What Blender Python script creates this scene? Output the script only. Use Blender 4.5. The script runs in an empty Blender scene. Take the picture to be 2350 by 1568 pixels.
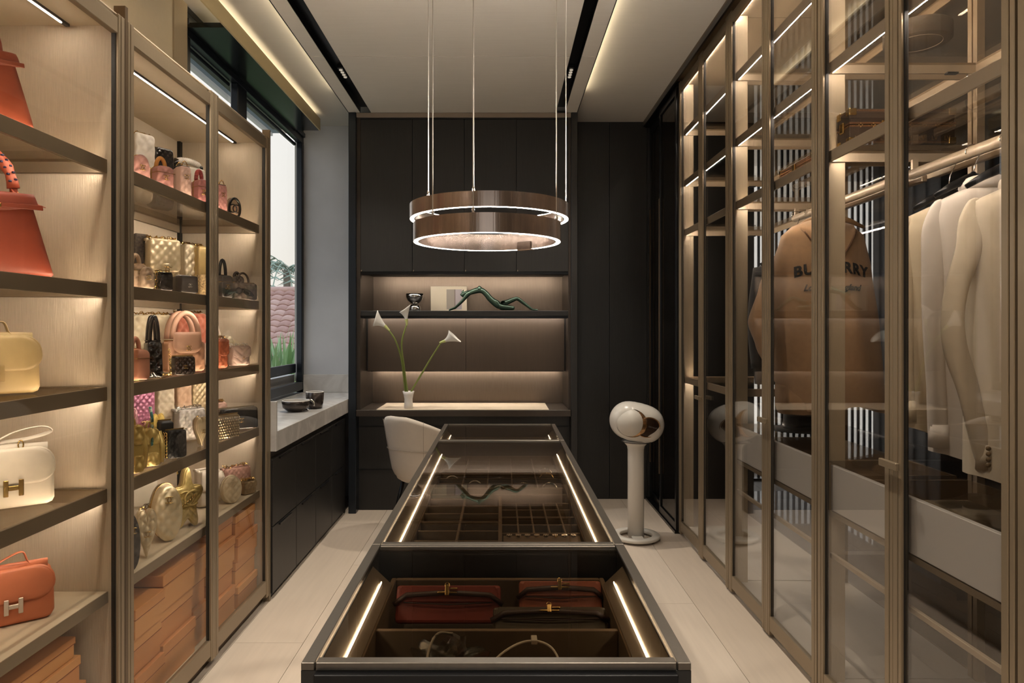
EXPO, SKY = 0.4, .95
LEDS, LEDR, LEDISL, LEDALC, RINGS, COVES, SPOTW, RINGFILLS, PELS = 64.0, 160.0, 19.0, 44.0, 20.0, 30.0, 72.0, 240.0, 8.0
import bpy, math, random
from mathutils import Vector, Matrix
random.seed(7)
S = bpy.context.scene
COL = S.collection
F, CX, CY, CH = 1567.0, 1150.0, 756.0, 1.35
PI = math.pi

# ---------------------------------------------------------------- camera, world, exposure
cam_d = bpy.data.cameras.new('camera'); cam = bpy.data.objects.new('camera', cam_d); COL.objects.link(cam)
cam.location = (0, 0, CH); cam.rotation_euler = (PI/2, 0, 0)
cam_d.sensor_width = 36.0; cam_d.lens = 36.0*F/2350.0
cam_d.shift_x = 25.0/2350.0; cam_d.shift_y = -28.0/2350.0
cam_d.clip_start = 0.05; cam_d.clip_end = 300
S.camera = cam
S.view_settings.view_transform = 'Standard'; S.view_settings.look = 'None'
S.view_settings.gamma = 1.0; S.view_settings.use_curve_mapping = False
S.view_settings.exposure = EXPO
cy = S.cycles
cy.use_denoising = True; cy.max_bounces = 7; cy.diffuse_bounces = 3; cy.glossy_bounces = 4
cy.transmission_bounces = 4; cy.transparent_max_bounces = 24; cy.caustics_reflective = False
cy.caustics_refractive = False; cy.sample_clamp_indirect = 4.0; cy.use_adaptive_sampling = True
cy.adaptive_threshold = 0.03

wd = bpy.data.worlds.new('sky'); S.world = wd; wd.use_nodes = True
nt = wd.node_tree; nt.nodes.clear()
tc = nt.nodes.new('ShaderNodeTexCoord'); sx = nt.nodes.new('ShaderNodeSeparateXYZ')
nt.links.new(tc.outputs['Generated'], sx.inputs[0])
rp = nt.nodes.new('ShaderNodeValToRGB')
rp.color_ramp.elements[0].position = 0.0; rp.color_ramp.elements[0].color = (0.86, 0.80, 0.72, 1)
rp.color_ramp.elements[1].position = 0.75; rp.color_ramp.elements[1].color = (0.95, 1.20, 1.60, 1)
e = rp.color_ramp.elements.new(0.36); e.color = (0.84, 0.81, 0.77, 1)
nt.links.new(sx.outputs['Z'], rp.inputs[0])
ns = nt.nodes.new('ShaderNodeTexNoise'); ns.inputs['Scale'].default_value = 2.2; ns.inputs['Detail'].default_value = 5
nt.links.new(tc.outputs['Generated'], ns.inputs['Vector'])
r2 = nt.nodes.new('ShaderNodeValToRGB'); r2.color_ramp.elements[0].position = 0.42; r2.color_ramp.elements[1].position = 0.62
nt.links.new(ns.outputs['Fac'], r2.inputs[0])
mx = nt.nodes.new('ShaderNodeMixRGB'); nt.links.new(r2.outputs[0], mx.inputs[0]); nt.links.new(rp.outputs[0], mx.inputs[1])
mx.inputs[2].default_value = (1.0, 1.0, 1.0, 1)
m2 = nt.nodes.new('ShaderNodeMixRGB'); m2.inputs[0].default_value = 0.35
nt.links.new(rp.outputs[0], m2.inputs[1]); nt.links.new(mx.outputs[0], m2.inputs[2])
bg = nt.nodes.new('ShaderNodeBackground'); bg.inputs['Strength'].default_value = SKY
nt.links.new(m2.outputs[0], bg.inputs[0])
wo = nt.nodes.new('ShaderNodeOutputWorld'); nt.links.new(bg.outputs[0], wo.inputs[0])

# ---------------------------------------------------------------- helpers
def lin(c):
    if isinstance(c, str):
        c = [int(c[i:i+2], 16)/255 for i in (0, 2, 4)]
    return tuple((v/12.92 if v <= 0.04045 else ((v+0.055)/1.055)**2.4) for v in c)
MATS = {}
def mat(name, rgb, rough=0.5, metal=0.0, ns=0, amt=0.0, bump=0.0, st=(1, 1, 1), coat=0.0, sheen=0.0, spec=0.5, trans=0.0):
    if name in MATS: return MATS[name]
    m = bpy.data.materials.new(name); m.use_nodes = True; n = m.node_tree; b = n.nodes['Principled BSDF']
    c = lin(rgb) + (1,)
    b.inputs['Base Color'].default_value = c; b.inputs['Roughness'].default_value = rough
    b.inputs['Metallic'].default_value = metal; b.inputs['Coat Weight'].default_value = coat
    b.inputs['Coat Roughness'].default_value = 0.08
    b.inputs['Sheen Weight'].default_value = sheen; b.inputs['Specular IOR Level'].default_value = spec
    if ns:
        t = n.nodes.new('ShaderNodeTexCoord'); mp = n.nodes.new('ShaderNodeMapping'); mp.inputs['Scale'].default_value = st
        n.links.new(t.outputs['Object'], mp.inputs[0])
        no = n.nodes.new('ShaderNodeTexNoise'); no.inputs['Scale'].default_value = ns; no.inputs['Detail'].default_value = 4
        n.links.new(mp.outputs[0], no.inputs['Vector'])
        if amt:
            mr = n.nodes.new('ShaderNodeMapRange'); mr.inputs[3].default_value = 1-amt; mr.inputs[4].default_value = 1+amt
            mr.inputs[1].default_value = 0.25; mr.inputs[2].default_value = 0.75
            n.links.new(no.outputs['Fac'], mr.inputs[0])
            mu = n.nodes.new('ShaderNodeVectorMath'); mu.operation = 'SCALE'; mu.inputs[0].default_value = c[:3]
            n.links.new(mr.outputs[0], mu.inputs['Scale']); n.links.new(mu.outputs[0], b.inputs['Base Color'])
        if bump:
            bp = n.nodes.new('ShaderNodeBump'); bp.inputs['Strength'].default_value = bump; bp.inputs['Distance'].default_value = 0.002
            n.links.new(no.outputs['Fac'], bp.inputs['Height']); n.links.new(bp.outputs[0], b.inputs['Normal'])
    MATS[name] = m; return m
def emat(name, rgb, s):
    if name in MATS: return MATS[name]
    m = bpy.data.materials.new(name); m.use_nodes = True; n = m.node_tree; n.nodes.clear()
    e = n.nodes.new('ShaderNodeEmission'); e.inputs[0].default_value = tuple(rgb)+(1,); e.inputs[1].default_value = s
    o = n.nodes.new('ShaderNodeOutputMaterial'); n.links.new(e.outputs[0], o.inputs[0]); MATS[name] = m; return m
def glass(name, tint, f0=0.03, gl=1.0, rough=0.0):
    """pane glass: clear transmission plus a mirror reflection that grows at grazing angles"""
    if name in MATS: return MATS[name]
    m = bpy.data.materials.new(name); m.use_nodes = True; n = m.node_tree; n.nodes.clear()
    lw = n.nodes.new('ShaderNodeLayerWeight'); lw.inputs[0].default_value = 0.5
    pw = n.nodes.new('ShaderNodeMath'); pw.operation = 'POWER'; pw.inputs[1].default_value = 5
    ma = n.nodes.new('ShaderNodeMath'); ma.operation = 'MULTIPLY_ADD'; ma.inputs[1].default_value = (1-f0)*gl; ma.inputs[2].default_value = f0
    n.links.new(lw.outputs['Facing'], pw.inputs[0]); n.links.new(pw.outputs[0], ma.inputs[0])
    tr = n.nodes.new('ShaderNodeBsdfTransparent'); tr.inputs[0].default_value = tuple(tint)+(1,)
    g = n.nodes.new('ShaderNodeBsdfGlossy'); g.inputs['Roughness'].default_value = rough
    mi = n.nodes.new('ShaderNodeMixShader'); n.links.new(ma.outputs[0], mi.inputs[0])
    n.links.new(tr.outputs[0], mi.inputs[1]); n.links.new(g.outputs[0], mi.inputs[2])
    o = n.nodes.new('ShaderNodeOutputMaterial'); n.links.new(mi.outputs[0], o.inputs[0]); MATS[name] = m; return m

class MB:
    def __init__(s): s.v = []; s.f = []
    def add(s, vs, fs):
        k = len(s.v); s.v += [tuple(v) for v in vs]; s.f += [tuple(i+k for i in f) for f in fs]; return s
    def box(s, x0, x1, y0, y1, z0, z1):
        if x0 > x1: x0, x1 = x1, x0
        if y0 > y1: y0, y1 = y1, y0
        if z0 > z1: z0, z1 = z1, z0
        return s.add([(x0,y0,z0),(x1,y0,z0),(x1,y1,z0),(x0,y1,z0),(x0,y0,z1),(x1,y0,z1),(x1,y1,z1),(x0,y1,z1)],
                     [(0,3,2,1),(4,5,6,7),(0,1,5,4),(1,2,6,5),(2,3,7,6),(3,0,4,7)])
    def tube(s, path, r, n=8, closed=False, cap=True, flat=1.0, up=None):
        P = [Vector(p) for p in path]; N = len(P); rs = r if isinstance(r, (list, tuple)) else [r]*N
        vs = []; ref = Vector(up) if up else None; prev = None
        for i in range(N):
            a = P[(i-1) % N] if (closed or i) else P[0]; b = P[(i+1) % N] if (closed or i < N-1) else P[-1]
            t = (b-a); t = t.normalized() if t.length > 1e-9 else Vector((0, 0, 1))
            if ref is not None: q = ref
            elif prev is None: q = Vector((0, 0, 1)) if abs(t.z) < .9 else Vector((1, 0, 0))
            else: q = prev
            u = t.cross(q)
            if u.length < 1e-6: u = t.cross(Vector((0.3, 1, 0.2)))
            u.normalize(); w = u.cross(t).normalized(); prev = w
            for k in range(n):
                an = 2*PI*k/n
                vs.append(P[i]+u*math.cos(an)*rs[i]+w*math.sin(an)*rs[i]*flat)
        fs = []
        M = N if closed else N-1
        for i in range(M):
            j = (i+1) % N
            for k in range(n):
                l = (k+1) % n; fs.append((i*n+k, i*n+l, j*n+l, j*n+k))
        if cap and not closed:
            fs.append(tuple(range(n-1, -1, -1))); fs.append(tuple((N-1)*n+k for k in range(n)))
        return s.add(vs, fs)
    def lathe(s, prof, n=32, c=(0, 0, 0), close=True):
        vs = []; N = len(prof)
        for r, z in prof:
            for k in range(n):
                a = 2*PI*k/n; vs.append((c[0]+r*math.cos(a), c[1]+r*math.sin(a), c[2]+z))
        fs = []
        for i in range(N-1):
            for k in range(n):
                l = (k+1) % n; fs.append((i*n+k, i*n+l, (i+1)*n+l, (i+1)*n+k))
        if close:
            fs.append(tuple(range(n-1, -1, -1))); fs.append(tuple((N-1)*n+k for k in range(n)))
        return s.add(vs, fs)
    def prism(s, pts, y0, y1):
        """outline in x,z extruded along y"""
        n = len(pts); vs = [(x, y0, z) for x, z in pts]+[(x, y1, z) for x, z in pts]
        fs = [tuple(range(n)), tuple(range(2*n-1, n-1, -1))]+[(i, i+n, (i+1) % n+n, (i+1) % n) for i in range(n)]
        return s.add(vs, fs)
    def xf(s, M):
        s.v = [tuple(M @ Vector(v)) for v in s.v]; return s
    def build(s, name, m, parent=None, smooth=False, bevel=0, seg=1, mods=None):
        me = bpy.data.meshes.new(name); me.from_pydata(s.v, [], s.f); me.materials.append(m)
        if smooth: me.polygons.foreach_set('use_smooth', [True]*len(me.polygons))
        me.update()
        o = bpy.data.objects.new(name, me); COL.objects.link(o)
        if parent: o.parent = parent
        if bevel:
            b = o.modifiers.new('b', 'BEVEL'); b.width = bevel; b.segments = seg; b.limit_method = 'ANGLE'
        return o
def tag(o, label=None, cat=None, group=None, kind=None):
    if label: o['label'] = label
    if cat: o['category'] = cat
    if group: o['group'] = group
    if kind: o['kind'] = kind
    return o
def empty(name, loc=(0, 0, 0), rz=0, label=None, cat=None, group=None, kind=None, rx=0, ry=0):
    o = bpy.data.objects.new(name, None); COL.objects.link(o); o.location = loc
    o.rotation_euler = (math.radians(rx), math.radians(ry), math.radians(rz)); o.empty_display_size = 0.05
    return tag(o, label, cat, group, kind)
def bx(name, m, parent, *b, bevel=0, **k):
    return MB().box(*b).build(name, m, parent, bevel=bevel, **k)
def struct(o): o['kind'] = 'structure'; return o
def Wp(px, py, D): return Vector(((px-CX)/F*D, D, CH+(CY-py)/F*D))
def Dof(px, x): return abs(F*x/(px-CX))
def text_mesh(txt, size, ext=0.0008, shear=0.0, offset=0.0, space=1.0):
    c = bpy.data.curves.new('t', 'FONT'); c.body = txt; c.size = size; c.extrude = ext; c.shear = shear; c.offset = offset
    c.align_x = 'CENTER'; c.space_character = space; c.resolution_u = 3
    o = bpy.data.objects.new('t', c); COL.objects.link(o)
    bpy.context.view_layer.update()
    me = bpy.data.meshes.new_from_object(o.evaluated_get(bpy.context.evaluated_depsgraph_get()))
    vs = [tuple(v.co) for v in me.vertices]; fs = [tuple(p.vertices) for p in me.polygons]
    bpy.data.objects.remove(o); bpy.data.curves.remove(c); bpy.data.meshes.remove(me)
    return vs, fs
def bez(pts, n=24):
    """catmull-rom through points"""
    P = [Vector(p) for p in pts]; P = [2*P[0]-P[1]]+P+[2*P[-1]-P[-2]]; out = []
    m = len(P)-3
    for i in range(m):
        k = max(2, n//m)
        for j in range(k):
            t = j/k; a, b, c, d = P[i:i+4]
            out.append(0.5*((2*b)+(c-a)*t+(2*a-5*b+4*c-d)*t*t+(3*b-a-3*c+d)*t**3))
    out.append(P[-2]); return out

# ---------------------------------------------------------------- materials
WARM = (1.0, 0.885, 0.76)
LED = emat('led_diffuser', WARM, LEDS)
LEDW = emat('led_diffuser_wardrobe', WARM, LEDR)
LEDI = emat('led_diffuser_island', (1.0, .86, .68), LEDISL)
LEDA = emat('led_diffuser_alcove', WARM, LEDALC)
RING = emat('ring_diffuser', (1.0, .91, .79), RINGS)
RINGFILL = emat('ring_added_glow_fill', (1.0, .90, .78), RINGFILLS)  # added emitter for ceiling fill, not a known part of the lamp
PELL = emat('pelmet_led', (1.0, .84, .55), PELS)
COVE = emat('cove_led', (1.0, .84, .56), COVES)
BRONZE = mat('bronze_aluminium', '93826b', 0.36, 0.5, ns=6, amt=0.02, st=(60, 60, 1.0), bump=0.02)
BRONZE_D = mat('dark_bronze', '64523f', 0.36, 0.5, ns=6, amt=0.05, st=(60, 1, 60))
BRONZE_L = mat('pale_bronze', 'b3a087', 0.4, 0.35, ns=6, amt=0.04, st=(60, 60, 1))
GASKET = mat('black_gasket', '16130f', 0.5)
TEXTILE = mat('woven_panel', 'cfbea5', 0.75, ns=9, amt=0.07, bump=0.35, st=(45, 45, 2.2))
CREAM = mat('cream_panel', 'd3c3a8', 0.6, ns=30, amt=0.02)
STONE = mat('pale_plank', 'c3b8a8', 0.42, ns=3, amt=0.06, st=(14, 0.9, 1), bump=0.02)
JOINT = mat('plank_joint', '9a8e7e', 0.8)
PLASTER = mat('ceiling_board', 'dcd5cb', 0.8, ns=5, amt=0.025, st=(1, 12, 1))
WALLG = mat('grey_plaster', 'bcbdc0', 0.8, ns=5, amt=0.05, st=(1, 1, 1), bump=0.05)
BLACKW = mat('black_timber', '1f1d1b', 0.42, ns=7, amt=0.2, st=(18, 18, 1), bump=0.04)
BLACKM = mat('black_metal', '121214', 0.3, 0.4, ns=20, amt=0.05)
FRAMEB = mat('window_frame', '2c3138', 0.3, 0.6, ns=10, amt=0.05)
ALCM = mat('brushed_bronze_sheet', '77685a', 0.34, 0.7, ns=8, amt=0.10, st=(30, 1, 1.2), bump=0.03)
ALCD = mat('alcove_side', '3a322b', 0.4, 0.4, ns=8, amt=0.1, st=(20, 20, 1))
def marble_mat():
    m = mat('marble', 'c9c6c2', 0.22); n = m.node_tree; b = n.nodes['Principled BSDF']
    t = n.nodes.new('ShaderNodeTexCoord'); no = n.nodes.new('ShaderNodeTexNoise'); no.inputs['Scale'].default_value = 3.5
    no.inputs['Detail'].default_value = 8; no.inputs['Distortion'].default_value = 1.6
    n.links.new(t.outputs['Object'], no.inputs['Vector']); r = n.nodes.new('ShaderNodeValToRGB')
    r.color_ramp.elements[0].position = .35; r.color_ramp.elements[0].color = lin('d2cec8')+(1,)
    r.color_ramp.elements[1].position = .62; r.color_ramp.elements[1].color = lin('cbc7c1')+(1,)
    e = r.color_ramp.elements.new(.5); e.color = lin('bdb8b2')+(1,)
    n.links.new(no.outputs['Fac'], r.inputs[0]); n.links.new(r.outputs[0], b.inputs['Base Color']); return m
MARBLE = marble_mat()
GL = glass('clear_pane', (.95, .94, .93), 0.085, 0.9)
GLV = glass('vitrine_pane', (.96, .95, .93), 0.018, 0.55)
GLW = glass('window_pane', (.97, .98, .98), 0.02, 0.35)
GLS = glass('shelf_glass', (.86, .82, .76), 0.04, 0.8)
GLI = glass('smoked_glass', (.66, .61, .54), 0.035, 0.9)
GLD = glass('dark_pane', (.42, .39, .36), 0.05, 0.9)
GLB = glass('back_pane', (.85, .85, .85), 0.03, 0.6)
GOLD = mat('gold_metal', 'd9b877', 0.22, 1.0)
SILVER = mat('silver_metal', 'c9c4bd', 0.18, 1.0)
CHROME = mat('chrome', 'c4c1be', 0.06, 1.0)
PEARL = mat('pearl', 'e8e0d2', 0.25, coat=.6)

# ---------------------------------------------------------------- room shell
fl = struct(bx('floor', JOINT, None, -1.75, 1.80, -2.6, 5.75, -0.10, -0.008))
STONES = [mat('pale_plank_%s' % c, c, 0.42, ns=3, amt=0.05, st=(14, 0.9, 1), bump=0.02) for c in ('cabaa9', 'c7b7a6', 'cdbeae')]
pw = 0.298
mesh_cache = {}
for i in range(12):
    x0 = -1.75+i*0.30; y = -2.6-(i*0.83 % 1.8)
    while y < 5.75:
        a, b = max(y, -2.6), min(y+1.8, 5.75)
        if b-a > 0.05:
            bx('plank', STONES[(i*2+int(y*3)) % 3], fl, x0, min(x0+pw, 1.80), a, b-0.0015, -0.009, 0.0)
        y += 1.8
struct(bx('ceiling', PLASTER, None, -1.85, 1.30, -2.6, 5.75, 3.0, 3.12))
# lowered tray panel with black slots, in the middle of the ceiling
tray = struct(empty('ceiling_tray'))
for y0, y1 in ((-2.6, -.05), (-.047, 3.975), (3.98, 5.02)):
    bx('tray_panel', PLASTER, tray, -0.955, 0.402, y0, y1, 2.94, 2.965, bevel=.001)
    bx('tray_panel', PLASTER, tray, -1.117, -1.035, y0, y1, 2.94, 2.965, bevel=.001)
    bx('tray_panel', PLASTER, tray, 0.470, 0.556, y0, y1, 2.94, 2.965, bevel=.001)
bx('slot_channel', BLACKM, tray, -1.035, -0.955, -2.6, 5.02, 2.985, 2.999)
bx('slot_channel', BLACKM, tray, 0.402, 0.470, -2.6, 5.02, 2.985, 2.999)
for xs in (-1.035, -.957, .402, .468):
    bx('slot_wall', BLACKM, tray, xs, xs+.002, -2.6, 5.02, 2.942, 2.985)
for xs in (-1.121, .556):
    bx('edge_trim', BLACKM, tray, xs, xs+.004, -2.6, 5.02, 2.938, 2.968)
bx('cove_strip', COVE, tray, -1.105, -1.095, -2.5, 4.7, 2.966, 2.969)
bx('cove_strip', COVE, tray, .530, .540, -2.5, 4.7, 2.966, 2.969)
for D in (0.4, 1.4, 2.4, 4.3):        # little recessed spotlights inside the slots
    for xs in (-.995, .436):
        g = empty('recessed_spotlight', (xs, D, 2.985), label='tiny black recessed spotlight cluster in the %s ceiling slot%s' % ('left' if xs < 0 else 'right', {0.4:' above the camera',1.4:' above the near island drawer',2.4:' above the chandelier',4.3:' near the far cabinets'}[D]), cat='spotlight', group='spotlights in the ceiling slots')
        bx('spot_housing', BLACKM, g, -.018, .018, -.09, .09, -.022, -.001, bevel=.002)
        for k in range(4):
            MB().lathe([(.009, 0), (.011, .003), (.011, .006), (.006, .006)], 10, (0, -.06+k*.04, -.0285)).build('spot_lens', emat('spot_lens', (1, .85, .65), .35), g, True)
        sp = bpy.data.lights.new('spot', 'SPOT'); sp.energy = SPOTW; sp.color = (1, .90, .76); sp.spot_size = 1.75; sp.spot_blend = .9; sp.shadow_soft_size = .03
        so = bpy.data.objects.new('spot_light', sp); COL.objects.link(so); so.parent = g; so.location = (0, 0, -.035)

# walls
wl = struct(bx('wall_left', CREAM, None, -1.85, -1.602, -2.6, 3.47, 0, 3.0))
struct(bx('trim_1', mat('window_reveal_panel', 'a3927a', .6), None, -1.602, -1.594, 3.33, 3.47, 2.0, 3.0))
struct(bx('wall_left_far', WALLG, None, -1.66, -1.60, 5.535, 5.75, 0, 3.0))
struct(bx('wall_left_sill', WALLG, None, -1.85, -1.60, 3.47, 5.535, 0, 0.84))
struct(bx('wall_left_lintel', BLACKM, None, -1.85, -1.60, 3.47, 5.535, 2.97, 3.0))
struct(bx('wall_back', WALLG, None, -1.66, -1.12, 5.535, 5.70, 0, 3.0))
wf = struct(empty('wall_front'))
for b in ((-1.85, -1.05, 0, 3.0), (1.05, 5.2, 0, 3.0), (-1.05, 1.05, 2.75, 3.0)): bx('wall_piece', CREAM, wf, b[0], b[1], -2.75, -2.6, b[2], b[3])
w3 = struct(empty('added_fill_window'))  # made-up opening behind the camera, added so daylight fills the room and ceiling
for a in (-1.05, -.025, 1.0): bx('window_frame', FRAMEB, w3, a, a+.05, -2.70, -2.64, 0, 2.75)
bx('window_frame', FRAMEB, w3, -1.0, 1.0, -2.70, -2.64, 2.70, 2.75)
bx('window_pane', GLW, w3, -1.0, 1.0, -2.675, -2.668, 0, 2.70)
wr = struct(empty('wall_back_panelling'))
for a, b in ((.562, .86), (.862, 1.16), (1.162, 1.48), (1.482, 1.80)):
    bx('wall_panel', BLACKW, wr, a, b, 5.43, 5.46, 0.0, 3.0, bevel=.001)
bx('wall_backing', BLACKM, wr, .50, 1.80, 5.46, 5.70, 0, 3.0)

# ---------------------------------------------------------------- window in the left wall
def window():
    w = struct(empty('window_1'))
    x0, x1 = -1.645, -1.60
    y0, y1 = 3.47, 5.53
    for a, b in ((y0, y0+.05), (4.15, 4.30), (y1-.045, y1)):
        MB().box(x0, x1, a, b, .93, 2.85).build('window_frame', FRAMEB, w, bevel=.004)
    bx('window_frame', FRAMEB, w, x0, x1, y0, y1, .862, .93, bevel=.004)
    MB().box(x0, x1, y0, y1, 2.85, 2.97).box(-1.6, -1.585, y0, y1, 2.90, 2.935).build('window_frame', FRAMEB, w, bevel=.003)
    for a, b, n in ((3.52, 4.15, 0), (4.30, 5.485, 1)):
        s = MB()
        xa, xb = -1.672, -1.647
        s.box(xa, xb, a, b, 1.0, 1.075).box(xa, xb, a, b, 2.825, 2.85).box(xa, xb, a, a+.04, 1.0, 2.85)
        s.build('sash', FRAMEB, w, bevel=.006)
        bx('window_pane', GLW, w, -1.662, -1.657, a+.035, b-.002, 1.07, 2.81)
    bx('window_sill', mat('pale_sill', 'b9b7b3', .6), w, -1.73, -1.673, y0, y1, .86, .985)
    bx('outer_reveal', mat('outer_reveal', 'b5b7b4', .8), w, -1.668, -1.646, y1-.012, y1+.004, .93, 2.97)
window()
pel = struct(empty('trim_2'))
bx('pelmet_box', mat('pelmet_paint', 'c9b68c', .6, ns=6, amt=.03), pel, -1.405, -1.395, 2.6, 5.27, 2.885, 2.975)
bx('pelmet_box', mat('pelmet_gloss', '121716', .2, 0, spec=.35), pel, -1.598, -1.405, 3.472, 5.27, 2.885, 2.91)
bx('cove_strip', PELL, pel, -1.44, -1.425, 3.4, 5.2, 2.955, 2.96)
for a in (3.6, 4.8):
    bx('cove_bracket', BLACKM, pel, -1.598, -1.41, a, a+.02, 2.91, 2.954)

# ---------------------------------------------------------------- room beyond the wardrobe
f2 = struct(bx('floor_annexe', mat('annexe_floor_base', '4a3f34', .6), None, 1.80, 5.2, -2.6, 6.9, -.10, -.012))
WOODS = [mat('timber_floor_%s' % c, c, .4, ns=4, amt=.12, st=(10, .7, 1)) for c in ('8a7761', '93806a', '806d58')]
for i in range(17):
    x0 = 1.80+i*.20; y = -2.6-(i*.53 % 1.5)
    while y < 6.9:
        a, b = max(y, -2.6), min(y+1.5, 6.9)
        if b-a > .05: bx('floorboard', WOODS[(i+int(y*2)) % 3], f2, x0, x0+.198, a, b-.002, -.012, 0)
        y += 1.5
struct(bx('ceiling_annexe', PLASTER, None, 1.30, 5.2, -2.6, 6.9, 3.0, 3.12))
struct(bx('wall_right', mat('annexe_dark_panel', '23211f', .45, ns=6, amt=.15, st=(15, 15, 1)), None, 5.0, 5.2, -2.6, 6.9, 0, 3.0))
aw = struct(empty('wall_annexe_back'))
bx('dark_pier', mat('annexe_dark_pier', '23211f', .45), aw, 1.80, 2.02, 5.46, 6.5, 0, 3.0)
bx('wall_sill', mat('annexe_white', 'cfd0d2', .6), aw, 2.02, 3.95, 6.45, 6.6, 0, .06)
bx('wall_pier', mat('annexe_dark_pier', '23211f', .45), aw, 3.95, 5.0, 6.2, 6.6, 0, 3.0)
w2 = struct(empty('window_2'))
bx('window_pane', GLW, w2, 2.02, 3.95, 6.40, 6.408, .06, 3.0)
lou = empty('louvre_screen', (0, 6.12, 0), label='screen of dark vertical louvre slats in front of the bright far window', cat='screen')
sl = MB().box(-.009, .009, -.012, .012, 0.02, 2.97)
s0 = sl.build('slat', mat('navy_slat', '23262d', .5, .2), lou, bevel=.002); s0.location.x = 2.045
for i in range(1, 25):
    s = s0.copy(); COL.objects.link(s); s.location.x = 2.045+i*.0525
bx('head_rail', BLACKM, lou, 2.02, 3.34, -.04, .04, 2.97, 2.998)
bx('bottom_rail', BLACKM, lou, 2.02, 3.34, -.04, .04, 0.0, .02)
CURT = mat('pale_curtain', 'aab4c2', .8, ns=20, amt=.05, st=(1, 1, .1))
def curtain(x0, x1, y, label, amp=.03, dy=0):
    m = MB(); n = int((x1-x0)/.012); z = [.02, 1.0, 2.0, 2.96]
    for s in (0, 1):
        pass
    vs = []; fs = []
    for zi in z:
        for i in range(n+1):
            x = x0+(x1-x0)*i/n; vs.append((x, y+dy*i/n+amp*math.sin(x*2*PI/.11+math.sin(x*9)), zi))
    N = len(vs); vs += [(a, b+.004, c) for a, b, c in vs]
    for k in range(3):
        for i in range(n):
            a = k*(n+1)+i; fs.append((a, a+1, a+n+2, a+n+1)); fs.append((a+N, a+n+1+N, a+n+2+N, a+1+N))
    m.add(vs, fs); tag(m.build('curtain', CURT, None, True), label, 'curtain', 'curtains in the room beyond')
curtain(3.26, 3.85, 5.98, 'pale blue-grey curtain hanging right of the louvre screen')
curtain(4.3, 4.75, 5.4, 'pale curtain hanging by the dark wall of the room beyond')

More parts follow.
